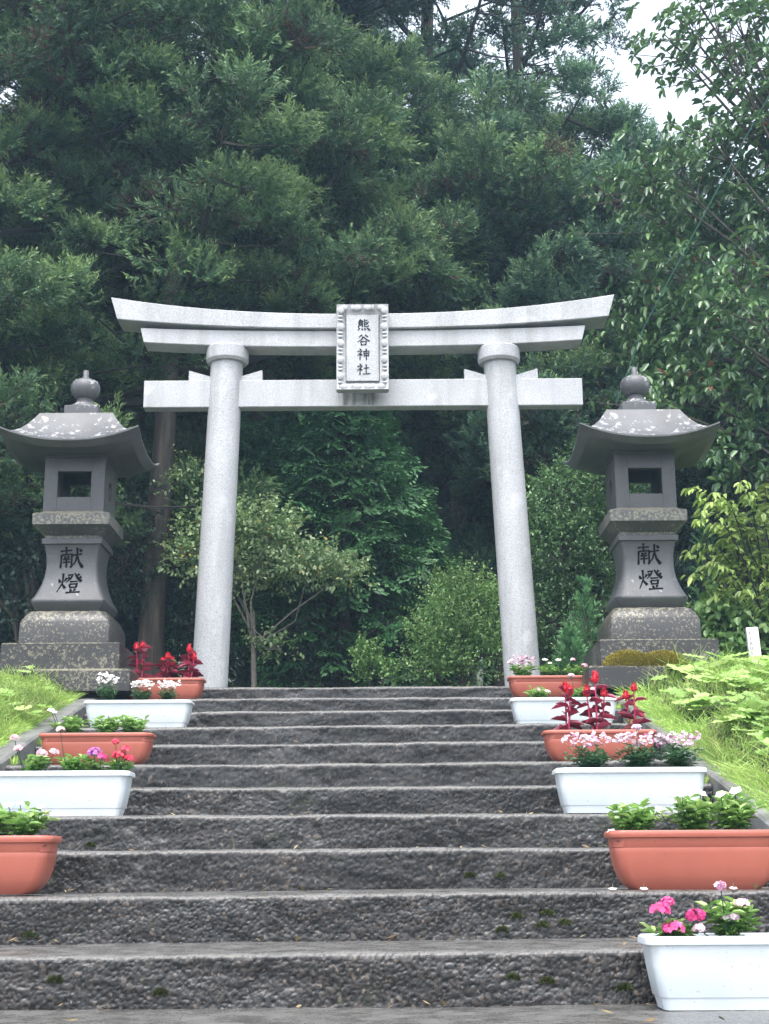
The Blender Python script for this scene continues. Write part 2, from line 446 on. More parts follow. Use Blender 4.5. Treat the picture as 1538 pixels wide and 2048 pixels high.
# ------------------------------------------------------------------ brush writing
KANJI = {
 'bear': [[(30,2),(14,19),(40,15)],[(35,8),(45,21)],[(16,27),(16,52),(10,70)],[(16,28),(43,26),(43,64),(37,62)],[(18,39),(41,38)],[(18,50),(41,49)],
   [(80,6),(58,17)],[(57,0),(57,29),(84,29),(87,20)],[(82,37),(58,48)],[(57,33),(57,63),(87,62),(89,52)],[(20,76),(8,97)],[(37,78),(43,92)],[(57,77),(64,92)],[(76,74),(97,96)]],
 'valley': [[(38,4),(16,26)],[(60,4),(84,22)],[(50,20),(36,44),(4,66)],[(50,22),(68,42),(97,60)],[(30,62),(34,96)],[(30,63),(71,61),(66,94)],[(33,90),(67,89)]],
 'god': [[(22,3),(31,12)],[(4,25),(40,20),(24,42),(2,62)],[(24,40),(24,99)],[(28,46),(39,58)],[(52,24),(56,67)],[(52,25),(91,21),(88,66)],[(54,43),(88,41)],[(55,62),(88,60)],[(71,1),(71,100)]],
 'company': [[(22,3),(31,12)],[(4,25),(40,20),(24,42),(2,62)],[(24,40),(24,99)],[(28,46),(39,58)],[(52,40),(92,36)],[(70,8),(70,88)],[(44,91),(99,86)]],
 'offer': [[(6,20),(54,16)],[(30,1),(30,32)],[(10,36),(7,96)],[(10,37),(53,33),(53,92),(46,87)],[(23,43),(28,52)],[(41,41),(35,52)],[(17,57),(46,55)],[(16,70),(47,68)],[(31,56),(31,93)],
   [(56,38),(97,32)],[(76,5),(76,38),(68,68),(48,96)],[(76,42),(84,68),(100,94)],[(86,10),(94,22)]],
 'lamp': [[(6,32),(12,48)],[(38,26),(28,43)],[(22,5),(22,50),(2,95)],[(22,56),(35,76)],[(42,14),(62,10),(54,30),(36,47)],[(44,22),(52,32)],[(70,4),(82,25),(100,43)],[(89,7),(79,18)],[(98,20),(86,31)],
   [(52,44),(84,42)],[(52,56),(55,75)],[(52,56),(83,54),(79,74)],[(55,71),(80,70)],[(57,80),(62,91)],[(77,78),(72,91)],[(40,97),(99,93)]],
 'mark_a': [[(10,30),(90,26)],[(50,0),(46,50),(10,98)],[(50,45),(90,98)]],
 'mark_b': [[(50,5),(50,95)],[(20,50),(80,48)],[(8,95),(92,93)]],
 'mark_c': [[(15,15),(20,90)],[(15,15),(85,12),(80,90)],[(20,50),(80,48)],[(20,88),(80,87)]],
 'mark_d': [[(10,20),(90,18)],[(50,20),(50,70)],[(20,45),(80,44)],[(5,72),(95,70)],[(30,72),(10,98)],[(70,72),(92,98)]],
}
def write(name, glyph, fn, size, mat, parent, w=7.5, depth=.004):
    """fn(u, v, d) -> point; u right, v up in metres from the glyph's centre, d out of the face"""
    mb = MB()
    for st in KANJI[glyph]:
        pts = [Vector((p[0] / 100 - .5, .5 - p[1] / 100)) for p in st]
        dense = []
        for i in range(len(pts) - 1):
            n = max(2, int((pts[i + 1] - pts[i]).length * 10))
            for j in range(n): dense.append((pts[i].lerp(pts[i + 1], j / n), i + j / n))
        dense.append((pts[-1], len(pts) - 1)); m = len(dense); V = []
        for i, (p, t) in enumerate(dense):
            d = (dense[min(i + 1, m - 1)][0] - dense[max(i - 1, 0)][0]).normalized(); nrm = Vector((-d.y, d.x))
            q = i / (m - 1); short = m < 4
            prof = (1.05 - .35 * math.sin(math.pi * min(q * 1.1, 1))) * (1 if q < .85 else .75)
            if d.y < -.5 and abs(d.x) > .35: prof = 1.25 - .95 * q if d.x < 0 else .6 + .8 * min(q * 1.3, 1)   # falling strokes
            hor = 1.0 if abs(d.x) < .8 else .78
            hw = w / 200 * prof * hor
            a, b = (p + nrm * hw) * size, (p - nrm * hw) * size
            V += [fn(a.x, a.y, depth), fn(b.x, b.y, depth), fn(a.x, a.y, -.002), fn(b.x, b.y, -.002)]
        Fc = []
        for i in range(m - 1):
            o = i * 4; Fc += [[o, o + 1, o + 5, o + 4], [o + 2, o, o + 4, o + 6], [o + 1, o + 3, o + 7, o + 5]]
        Fc += [[0, 2, 3, 1], [(m - 1) * 4, (m - 1) * 4 + 1, (m - 1) * 4 + 3, (m - 1) * 4 + 2]]
        mb.add(V, Fc)
    return mb.build(name, mat, parent, None)

# ------------------------------------------------------------------ torii
YT = 10.95
torii = empty('stone_torii', (0, 0, 0), 'pale grey granite torii gate with name plate at the top of the stairs', 'torii gate')
CXT = (at(455.5, 700, YT).x + at(997, 700, YT).x) / 2
def Zp(px, py, Y): return at(px, py, Y).z
def beam(name, half_top, half_bot, zt, zb, up_t, up_b, th, mat, pw=2.6, ridge=0):
    """a beam curving up to its ends; symmetric about CXT"""
    mb = MB(); n = 48; V = []; yf, yb = YT - th / 2, YT + th / 2; c = .006
    for i in range(n + 1):
        s = -1 + 2 * i / n; q = abs(s) ** pw
        xt, xb = CXT + s * half_top, CXT + s * half_bot
        t, b_ = zt + up_t * q, zb + up_b * q
        V += [(xb, yf, b_ + c), (xt, yf, t - c), (xt, yf + c, t), (xt, YT, t + ridge), (xt, yb - c, t), (xt, yb, t - c), (xb, yb, b_ + c), (xb, yb - c, b_), (xb, yf + c, b_)]
    m = 9; Fc = []
    for i in range(n):
        for j in range(m):
            k = (j + 1) % m; Fc.append([i * m + j, i * m + k, (i + 1) * m + k, (i + 1) * m + j])
    Fc.append(list(range(m))[::-1]); Fc.append([n * m + j for j in range(m)])
    mb.add(V, Fc); return mb.build(name, mat, torii, 30)
G = M['granite']
yk = YT - .14; ysh = YT - .105; yn = YT - .0585
def half(pl, pr, py, Y): return (at(pr, py, Y).x - at(pl, py, Y).x) / 2
z_kt = Zp(724, 627, yk); z_kb = Zp(724, 656, yk); z_kte = (Zp(221.5, 596, yk) + Zp(1227, 586.5, yk)) / 2; z_kbe = (Zp(234, 640, yk) + Zp(1217, 630, yk)) / 2
beam('top_lintel', half(221.5, 1227, 592, yk), half(234, 1217, 635, yk), z_kt, z_kb, z_kte - z_kt, z_kbe - z_kb, .28, G, 2.3, .03)
z_st = Zp(724, 657, ysh); z_sb = Zp(724, 693, ysh); z_ste = (Zp(280, 651, ysh) + Zp(1169, 642, ysh)) / 2; z_sbe = (Zp(286, 687, ysh) + Zp(1163, 677, ysh)) / 2
beam('second_lintel', half(280.8, 1168.7, 646, ysh), half(286, 1163, 682, ysh), z_kb - .006, z_sb, z_ste - z_st - .012, z_sbe - z_sb, .21, G, 2.6)
z_nt = Zp(728, 758.5, yn); z_nb = Zp(728, 812.5, yn); hn = half(286.6, 1164, 787, yn)
beam('tie_beam', hn, hn, z_nt, z_nb, 0, 0, .117, G)
for (cx_t, cy_t, cx_b) in ((455.5, 700, 419), (997, 700, 1046)):
    top = at(cx_t, 700, YT); bot = at(cx_b, 1370, YT)
    d = (top - bot) / (top.z - bot.z)
    base = bot + d * (LAND - bot.z); tp = bot + d * (z_sb - bot.z)
    mb = MB(); V = []; n = 40; hs = [0, .01, .3, .6, .9, 1]
    Vr = []
    L = tp.z - base.z
    zz = np.linspace(0, L, 12)
    for z in zz:
        p = base + d * z; r_ = .140 - .010 * z / L
        for j in range(n):
            a = 2 * math.pi * j / n; Vr.append((p.x + r_ * math.cos(a), p.y + r_ * math.sin(a), p.z))
    Fc = [[i * n + j, i * n + (j + 1) % n, (i + 1) * n + (j + 1) % n, (i + 1) * n + j] for i in range(11) for j in range(n)]
    Fc += [list(range(n))[::-1], [11 * n + j for j in range(n)]]
    mb.add(Vr, Fc); mb.build('pillar', G, torii, 60)
    zc0 = Zp(cx_t, 712, YT - .17); zc1 = Zp(cx_t, 684, YT - .17)
    mb = MB(); mb.lathe([(.155, -.01), (.163, 0), (.172, .012), (.172, zc1 - zc0 - .01), (.166, zc1 - zc0)], (tp.x, YT, zc0), 48); mb.build('collar', G, torii, 25)
    # wedges on the tie beam
    px = (base + d * (z_nt - base.z)).x; rp = .131
    for sgn in (-1, 1):
        x0 = px + sgn * (rp - .012); x1 = px + sgn * (rp + .165)
        zt0, zt1 = z_nt + .034, z_nt + .088; h_ = .045
        V = [(x0, YT - h_, z_nt + .002), (x1, YT - h_, z_nt + .002), (x1, YT - h_, zt1), (x0, YT - h_, zt0), (x0, YT + h_, z_nt + .002), (x1, YT + h_, z_nt + .002), (x1, YT + h_, zt1), (x0, YT + h_, zt0)]
        Fc = [[0, 1, 2, 3], [5, 4, 7, 6], [1, 5, 6, 2], [4, 0, 3, 7], [3, 2, 6, 7], [4, 5, 1, 0]]
        if sgn < 0: Fc = [f[::-1] for f in Fc]
        mb = MB(); mb.add(V, Fc); mb.build('wedge', G, torii, None)
# name plate
yp = YT - .27
pl = at(673, 608, yp); pr = at(776.6, 608, yp); pb = at(725, 779, yp)
pxc = (pl.x + pr.x) / 2; phx = (pr.x - pl.x) / 2; pzt = (pl.z + pr.z) / 2; pzb = pb.z; pzc = (pzt + pzb) / 2; phz = (pzt - pzb) / 2
ihx = phx * .645; iz_t = Zp(725, 626.4, yp); iz_b = Zp(725, 761, yp); izc = (iz_t + iz_b) / 2; ihz = (iz_t - iz_b) / 2
plate = MB()
def rect(hx, hz, zc, y): return [(pxc - hx, y, zc - hz), (pxc + hx, y, zc - hz), (pxc + hx, y, zc + hz), (pxc - hx, y, zc + hz)]
rings = [rect(phx * .93, phz * .97, pzc, yp + .12), rect(phx, phz, pzc, yp + .06), rect(phx, phz, pzc, yp + .005), rect(phx * .985, phz * .992, pzc, yp), rect(phx * .93, phz * .965, pzc, yp + .004),
         rect(ihx * 1.0, ihz * 1.0, izc, yp + .045)]
V = [p for r_ in rings for p in r_]; Fc = [[3, 2, 1, 0]]
for i in range(5):
    for j in range(4):
        k = (j + 1) % 4; Fc.append([i * 4 + j, i * 4 + k, (i + 1) * 4 + k, (i + 1) * 4 + j])
plate.add(V, [f[::-1] for f in Fc])
# carved scallops round the rim
def scallop(cx, cz, rx, rz, y, dep=.016):
    dep *= .6
    V = []; n = 12; rg = 4
    for i in range(rg + 1):
        t = i / rg * math.pi / 2
        for j in range(n):
            a = 2 * math.pi * j / n; V.append((cx + rx * math.cos(a) * math.cos(t), y - dep * math.sin(t), cz + rz * math.sin(a) * math.cos(t)))
    Fc = [[i * n + j, i * n + (j + 1) % n, (i + 1) * n + (j + 1) % n, (i + 1) * n + j] for i in range(rg) for j in range(n)]
    plate.add(V, Fc)
bw = phx - ihx
for side in (-1, 1):
    xs_ = pxc + side * (phx - bw * .42)
    zz = pzt - .05; i = 0
    while zz > pzb + .04:
        big = i % 3 == 0
        scallop(xs_, zz, bw * (.44 if big else .34), .034 if big else .011, yp + .006, .018 if big else .014)
        zz -= (.034 if big else .011) + (.011 if i % 3 != 2 else .034) + .009; i += 1
for zc_, sg in ((pzt - .028, 1), (pzb + .026, -1)):
    for u, r_ in ((-.72, .034), (-.40, .012), (-.2, .036), (.2, .036), (.40, .012), (.72, .034)):
        scallop(pxc + u * phx, zc_, r_, .026, yp + .007, .016)
npl = empty('name_plate', (0, 0, 0)); npl.parent = torii
plate.build('plate_frame', G, npl, 50)
mb = MB(); mb.box(pxc - ihx + .004, pxc + ihx - .004, yp + .022, yp + .075, izc - ihz + .004, izc + ihz - .004, .003); panel = mb.build('plate_panel', G, npl, 30)
for gl, py in (('bear', 650), ('valley', 680), ('god', 708.5), ('company', 738.5)):
    zc_ = Zp(726, py, yp + .02); cxk = at(727, py, yp + .02).x
    write('character', gl, lambda u, v, d, zc_=zc_, cxk=cxk: (cxk + u * 1.08, yp + .022 - d, zc_ + v), .098, M['ink'], npl, 10)

# run-off stains under the plate, thin mineral film following the beam's face
def stain_mat():
    m, nt, b, out = new_mat('runoff_stain')
    f = noise(nt, 5, 5, .65, stretch=(4, 1, .5)); fade = N(nt, 'ShaderNodeTexCoord')
    c = ramp(nt, f, [(.4, (.56, .57, .60)), (.62, (.17, .17, .13))])
    nt.links.new(c, b.inputs['Base Color']); b.inputs['Roughness'].default_value = .6
    tr = N(nt, 'ShaderNodeBsdfTransparent'); ms = N(nt, 'ShaderNodeMixShader')
    a = ramp(nt, f, [(.48, g(0)), (.75, g(.75))]); nt.links.new(a, ms.inputs[0]); nt.links.new(tr.outputs[0], ms.inputs[1]); nt.links.new(b.outputs[0], ms.inputs[2])
    nt.links.new(ms.outputs[0], out.inputs[0]); return m
M['stain'] = stain_mat()
V = [(pxc - phx * .95, yn - .003, z_nb + .01), (pxc + phx * .95, yn - .003, z_nb + .01), (pxc + phx * .95, yn - .003, z_nt - .015), (pxc - phx * .95, yn - .003, z_nt - .015)]
mesh_np('runoff_stain', np.array(V), [[0, 1, 2, 3]], M['stain'], torii)

# ------------------------------------------------------------------ lanterns
YL = 10.0
def lantern(pxf, label, rounded, dxw=0):
    X0 = at(pxf, 775, YL).x
    z = lambda py, off: Zp(1300, py, YL - off)
    root = empty('stone_lantern', (X0, YL, 0), label, 'stone lantern', 'pair of carved stone lanterns')
    LS, LR, PS = M['lantern_stone'], M['lantern_roof_stone'], M['plinth_stone']
    def B(name, secs, mat, cr=.012, nc=3, sm=40):
        mb = MB(); mb.loft(secs, 0, 0, 0, 0, cr, nc); o = mb.build(name, mat, root, sm); return o
    def sq(z_, h, r_=.012): return (z_, h, h, r_)
    z1 = z(1278, .4)
    B('lower_plinth', [sq(LAND - .12, .50), sq(LAND + .015, .50), sq(LAND + .03, .485)], PS)
    B('plinth', [sq(LAND + .03, .405), sq(z1 - .008, .405), sq(z1, .397)], PS)
    z2a, z2 = z(1235, .31), z(1214, .28)
    B('upper_plinth', [sq(z1, .312), sq(z2a - .01, .310), sq(z2a + .02, .300, .03), sq(z2 - .008, .275, .05), sq(z2, .262, .05)], PS)
    # shaft: flaring foot, narrow waist, square cap
    zb, zf, zt, zc = z2, z(1190, .26), z(1081, .21), z(1069, .21)
    r0 = .06 if rounded else .02
    def shaft_half(zv):
        t = (zv - zf) / (zt - zf); t = min(max(t, 0), 1)
        return .168 + .088 * (1 - t) ** 2.6 + .030 * t ** 3.5
    secs = [sq(zb, .215, r0)] + [sq(zb + (zf - zb) * q, .215 + .045 * math.sin(q * math.pi / 2), r0) for q in (.25, .5, .75, .92)]
    secs += [sq(zf + (zt - zf) * t, shaft_half(zf + (zt - zf) * t), r0 * (1 - t) + .012) for t in np.linspace(0, 1, 16)]
    secs += [sq(zt + .004, .212), sq(zc - .006, .215), sq(zc, .210)]
    shaft = B('shaft', secs, LS)
    # writing on the shaft's front
    for gl, py in (('offer', 1109), ('lamp', 1160)):
        zc_ = z(py, .18)
        write('character', gl, lambda u, v, d, zc_=zc_: (u * 1.06 + dxw, -shaft_half(zc_ + v) - d + .0005, zc_ + v), .158, M['carve'], shaft, 9.6)
    # platform
    za, zb2, zc2 = z(1064, .2), z(1041, .27), z(1018, .27)
    B('platform', [sq(zc - .002, .195), sq(za, .200), sq(za + .006, .212), sq(zb2 - .004, .262), sq(zb2, .272), sq(zc2 - .006, .275), sq(zc2, .268), sq(zc2 + .012, .235, .03), sq(zc2 + .022, .225, .03)], M['plinth_ledge_stone'])
    # fire box with window openings front/back and round side windows: four walls
    z3 = zc2 + .02; z4 = z(906, .22); hb = .215; wz0, wz1 = z(987, .21), z(936, .21); wx = .118
    fb = MB()
    th = .05
    for sy in (-1, 1):
        y0, y1 = (-hb, -hb + th) if sy < 0 else (hb - th, hb)
        fb.box(-hb, -wx, y0, y1, z3, z4, .003); fb.box(wx, hb, y0, y1, z3, z4, .003)
        fb.box(-wx - .001, wx + .001, y0 + .001, y1 - .001, z3, wz0, .002); fb.box(-wx - .001, wx + .001, y0 + .001, y1 - .001, wz1, z4, .002)
        # chamfered reveal
    # side walls with a round hole
    for sx in (-1, 1):
        n = 32; rc = .058; zc_ = (z3 + z4) / 2 - .005; V = []
        for xo in (hb - .001, hb - th):
            for j in range(n):
                a = 2 * math.pi * j / n; ca, sa = math.cos(a), math.sin(a)
                V.append((sx * xo, ca * rc, zc_ + sa * rc * 1.25))
            for j in range(n):
                a = 2 * math.pi * j / n; ca, sa = math.cos(a), math.sin(a); m_ = max(abs(ca), abs(sa))
                V.append((sx * xo, ca / m_ * (hb - th), zc_ + sa / m_ * ((z4 - zc_) if sa > 0 else (zc_ - z3))))
        Fc = []
        for j in range(n):
            k = (j + 1) % n
            Fc += [[j, k, n + k, n + j], [2 * n + j, 3 * n + j, 3 * n + k, 2 * n + k], [j, 2 * n + j, 2 * n + k, k]]
        fb.add(V, Fc)
    fb.build('fire_box', LS, root, 30)
    B('fire_box_cap', [sq(z4 - .001, .222), sq(z4 + .012, .226), sq(z4 + .016, .22)], LS)
    # roof
    zt_, ze_m, ze_c = z(818, .27), z(870, .49), z(846, .49)
    mb = MB(); NS = 12; rings = []
    def ring(hf, fz, lift, pw=2.2, bow=0):
        out = []
        for sd in range(4):
            for i in range(NS):
                s = -1 + 2 * i / NS
                a, b_ = ((s, -1), (1, s), (-s, 1), (-1, -s))[sd]
                out.append((a * hf, b_ * hf, fz + lift * abs(s) ** pw))
        return out
    dr = zt_ - ze_m; lf = (ze_c - ze_m) * 1.12
    rings.append(ring(.10, zt_ + .002, 0)); rings.append(ring(.262, zt_, 0))
    for t in np.linspace(.12, 1, 9):
        rings.append(ring(.262 + (.49 - .262) * t, zt_ - dr * (1 - (1 - t) ** 1.55), lf * t ** 2.2))
    fa = .042
    rings.append(ring(.490, ze_m - .012, lf)); rings.append(ring(.432, ze_m - fa - .006, lf * .75))
    zu = z(903, .26)
    rings.append(ring(.42, ze_m - fa - .002, lf * .6)); rings.append(ring(.31, (ze_m - fa) * .7 + zu * .3, lf * .12)); rings.append(ring(.275, zu + .018, 0)); rings.append(ring(.270, z4 + .016, 0)); rings.append(ring(.1, z4 + .016, 0))
    n = NS * 4; V = [p for r_ in rings for p in r_]; Fc = []
    for i in range(len(rings) - 1):
        for j in range(n):
            k = (j + 1) % n; Fc.append([i * n + j, (i + 1) * n + j, (i + 1) * n + k, i * n + k])
    Fc.append(list(range(n))); Fc.append([(len(rings) - 1) * n + j for j in range(n)][::-1])
    mb.add(V, Fc); mb.build('roof', LR, root, 32)
    zk = zt_ + .001; z5 = Zp(1270, 803, YL - .12)
    B('finial_base', [sq(zk, .125), sq(z5 - .004, .124), sq(z5, .12)], LR)
    mb = MB(); zb5 = z5
    zball = Zp(1270, 771, YL); ztip = Zp(1270, 735, YL)
    mb.lathe([(.10, zb5), (.098, zb5 + .012), (.085, zb5 + .035), (.062, zb5 + .052), (.055, zball - .085), (.075, zball - .075), (.098, zball - .045), (.108, zball - .008), (.106, zball + .02), (.092, zball + .048), (.06, zball + .066), (.030, zball + .078), (.022, zball + .092), (.022, ztip - .004), (.018, ztip)], (0, 0, 0), 32)
    mb.build('finial', LR, root, 50)
    return root
LANT_L = lantern(171, 'stone lantern on the left bank behind the short grass, with a square cut shaft foot', False, -.005)
LANT_R = lantern(1270, 'stone lantern on the right bank with rounded shaft foot and yellow moss on its plinth', True, .0)

# ------------------------------------------------------------------ planters
PL = {}
def planter(kind, k, xc, L, H, D, yfront, label, group):
    ye, ze = edge(k); y0 = ye + yfront + D / 2
    zf = ze + .003
    root = empty('planter', (xc, y0, zf), label, 'planter', group)
    hx, hy = L / 2, D / 2; mat = M['white_plastic'] if kind == 'w' else M['terracotta']
    if kind == 'w':
        out = [(0, .86, .70), (.02, .862, .705), (.165, .885, .76), (.17, .895, .78), (.18, .90, .785), (.60, .945, .88), (.86, .965, .92), (.88, .972, .93), (.885, 1.0, .985), (.93, 1.0, 1.0), (.975, .995, .99), (1.0, .975, .95)]
        cr = .035
    else:
        out = [(0, .72, .60), (.03, .75, .64), (.12, .82, .75), (.25, .875, .82), (.42, .915, .87), (.62, .94, .90), (.70, .945, .905), (.712, .94, .90), (.722, .95, .91), (.87, .955, .92), (.885, .99, .985), (.93, 1.0, 1.0), (.975, .995, .99), (1, .98, .96)]
        cr = .05
    secs = [(H * a, hx * b, hy * c_, cr * (.6 + .4 * a)) for a, b, c_ in out]
    secs += [(H * .995, hx * .955, hy * .90, cr), (H * .88, hx * .935, hy * .86, cr), (H * .72, hx * .92, hy * .84, cr)]
    mb = MB(); mb.loft(secs, 0, 0, 0, 0, cr, 6); body = mb.build('planter_body', mat, root, 38)
    mb = MB(); n = 30
    V = []; Fc = []
    nxx, nyy = 40, 10
    for j in range(nyy + 1):
        for i in range(nxx + 1):
            u, v = -1 + 2 * i / nxx, -1 + 2 * j / nyy
            V.append((u * hx * .925, v * hy * .85, H * .90 + .008 * random.random() - .01 * (abs(u) ** 6 + abs(v) ** 4)))
    for j in range(nyy):
        for i in range(nxx): a = j * (nxx + 1) + i; Fc.append([a, a + 1, a + nxx + 2, a + nxx + 1])
    mb.add(V, Fc); mb.build('soil', M['soil'], root, 180)
    return (xc, y0, zf + H * .90, hx, hy)

def px_x(px, k, off=.07): 
    Y, Z = edge(k)[0] + off, edge(k)[1] + .17
    d = Y * CS + Z * SN; h = Z * CS - Y * SN; v = F * h / d
    # undo the roll
    return (px - 769) * d / F + (v * math.sin(ROLL)) * d / F
def plan(kind, k, pl, pr, H, label, group, yf=.07, D=None):
    L = .655 if kind == 'w' else .592
    if pl is not None and pr is not None: xc = (px_x(pl, k, yf) + px_x(pr, k, yf)) / 2
    elif pl is None: xc = px_x(pr, k, yf) - L / 2
    else: xc = px_x(pl, k, yf) + L / 2
    return planter(kind, k, xc, L, H, D or (.19 if kind == 'w' else .21), yf, label, group)
GW, GT = 'white planters along the stairs', 'terracotta planters along the stairs'
P = {}
P['L9'] = plan('t', 9, 235, 408, .150, 'uppermost left terracotta planter holding red celosias beside the gate pillar', GT)
P['L7'] = plan('w', 7, 160, 388, .163, 'upper left white planter holding small white dianthus', GW)
P['L5'] = plan('t', 5, 75, 302, .160, 'left terracotta planter with leafy green vinca, between two white planters', GT)
P['L3'] = plan('w', 3, None, 258, .190, 'lower left white planter with pink, lilac and red flowers, cut by the frame', GW)
P['L1'] = plan('t', 1, None, 103, .195, 'lowest left terracotta planter, half outside the frame', GT)
P['R9'] = plan('t', 9, 1015, 1190, .150, 'uppermost right terracotta planter with white and pink flowers beside the gate pillar', GT)
P['R7'] = plan('w', 7, 1020, 1240, .163, 'upper right white planter behind the red celosias', GW)
P['R5'] = plan('t', 5, 1090, 1315, .160, 'right terracotta planter holding tall red celosias', GT)
P['R3'] = plan('w', 3, 1110, 1420, .190, 'right white planter with three clumps of pink and white dianthus', GW)
P['R1'] = plan('t', 1, 1222, None, .200, 'lower right terracotta planter with bright green vinca', GT)
P['R0'] = plan('w', -1, 1295, None, .195, 'lowest right white planter with magenta flower heads, on the bottom step', GW, .36, .19)

# ------------------------------------------------------------------ bedding plants
def leafy(lv, c, h, spread, n, L, W, g_, up=.5):
    """tufts of oval leaves on several short stems starting at c"""
    ns = max(4, n // 9)
    for i in range(ns):
        a = g_.uniform(0, 2 * math.pi); r_ = spread * math.sqrt(g_.uniform(0, 1)); hh = h * g_.uniform(.55, 1) * (1 - .35 * r_ / spread)
        tip = np.array([c[0] + r_ * math.cos(a), c[1] + r_ * math.sin(a) * .8, c[2] + hh])
        m = 9; t = np.linspace(.25, 1, m)[:, None]
        b = np.array(c)[None] * (1 - t) + tip[None] * t + 0
        b[:, 2] = c[2] + hh * t[:, 0] ** .8
        an = np.arange(m) * 2.4 + g_.uniform(0, 6); D = np.stack([np.cos(an), np.sin(an), up * (.2 + t[:, 0])], 1) + g_.normal(size=(m, 3)) * .15
        Nn = np.tile([0, 0, 1.], (m, 1)) + g_.normal(size=(m, 3)) * .2
        s = g_.uniform(.75, 1.15, m)
        lv.f(b, D, Nn, L * s, W * s, np.clip(g_.normal(.3, .15) + .5 * t[:, 0] * 1.0 + g_.normal(size=m) * .08, 0, 1), droop=.25, fold=.22)

def floret(lv, c, nrm, rad, tint, g_, petals=5):
    nrm = unit(np.asarray(nrm, float)); a0 = g_.uniform(0, 6)
    ref = np.array([.3, .8, .1]); u = unit(np.cross(nrm, ref)); w = np.cross(nrm, u)
    an = a0 + np.arange(petals) * 2 * math.pi / petals
    D = u[None] * np.cos(an)[:, None] + w[None] * np.sin(an)[:, None] + nrm[None] * .12
    lv.r(np.tile(c, (petals, 1)), D, np.tile(nrm, (petals, 1)), rad, rad * .85, tint, wide=.62)

def umbel(lv, c, rad, g_, n=26, fr=.009, flat=.7):
    """domed head of many small starry flowers"""
    d = rand_dirs(n * 2, g_); d = d[d[:, 2] > -.25][:n]
    for q in d:
        p = np.array(c) + q * np.array([rad, rad, rad * flat]) * g_.uniform(.8, 1.05)
        floret(lv, p, q + np.array([0, -.2, .2]), fr * g_.uniform(.8, 1.25), g_.uniform(0, 1), g_)

def plant_root(name, key, u, v, label, cat, group):
    xc, yc, zc, hx, hy = P[key]
    return empty(name, (xc + u * hx, yc + v * hy, zc - .004), label, cat, group)

def stems(name, root, tops, r0, mat):
    mb = MB()
    for t in tops: mb.tube([(t[0] * .3, t[1] * .3, 0), (t[0] * .8, t[1] * .8, t[2] * .5), t], [r0, r0 * .85, r0 * .6], 6)
    return mb.build(name, mat, root, 60)

def celosia(key, u, h, label, nplume=2, sc_=1.0, leafred=.5):
    g_ = np.random.default_rng(int(abs(hash((key, round(u * 100)))) % 1000) if False else int(1000 + u * 100 + len(label)))
    root = plant_root('celosia_plant', key, u, 0, label, 'celosia', 'red celosias in the planters')
    tops = []
    for i in range(nplume):
        a = g_.uniform(0, 6.28); q = 0 if i == 0 else .045
        tops.append((q * math.cos(a) * 1.1, q * math.sin(a) * .6, h * (1 if i == 0 else g_.uniform(.72, .92))))
    stems('stem', root, tops, .006, M['stemred'])
    lv = LV()
    for t in tops:
        m = 9; tt = np.linspace(.12, .97, m); an = np.arange(m) * 2.4 + g_.uniform(0, 6)
        B = np.stack([t[0] * tt, t[1] * tt, t[2] * tt], 1)
        D = np.stack([np.cos(an), np.sin(an) * .8, g_.uniform(.1, .8, m)], 1)
        lv.f(B, D, np.tile([0, 0, 1.], (m, 1)) + g_.normal(size=(m, 3)) * .3, (.105 - .035 * tt) * sc_, (.044 - .014 * tt) * sc_, np.clip(g_.normal(leafred, .25, m), 0, 1), droop=.45, fold=.3)
    lv.build('foliage', M['celosia_leaf'], root)
    for t in tops:
        hp = g_.uniform(.045, .07) * sc_; rp = .019 * sc_
        mb = MB(); base = (t[0], t[1], t[2] - .01)
        mb.lathe([(.004, 0), (rp * .8, hp * .12), (rp, hp * .32), (rp * .8, hp * .6), (rp * .4, hp * .85), (.002, hp)], base, 12)
        lv = LV(); n = 90; tt = g_.uniform(.05, .97, n); an = g_.uniform(0, 6.28, n)
        rr = np.interp(tt, [0, .12, .32, .6, .85, 1], [.004, rp * .8, rp, rp * .8, rp * .4, .002]) * .85
        B = np.stack([base[0] + rr * np.cos(an), base[1] + rr * np.sin(an), base[2] + tt * hp], 1)
        D = np.stack([np.cos(an), np.sin(an), np.full(n, 1.1)], 1)
        lv.r(B, D, rand_dirs(n, g_), .012 * sc_, .007 * sc_, g_.uniform(0, 1, n))
        V = np.array(mb.v); q = [f for f in mb.f if len(f) == 4]
        lv.raw(V[np.array(q)], np.full((len(q), 4), .5))
        lv.build('flower_plume', M['plume'], root)
    return root

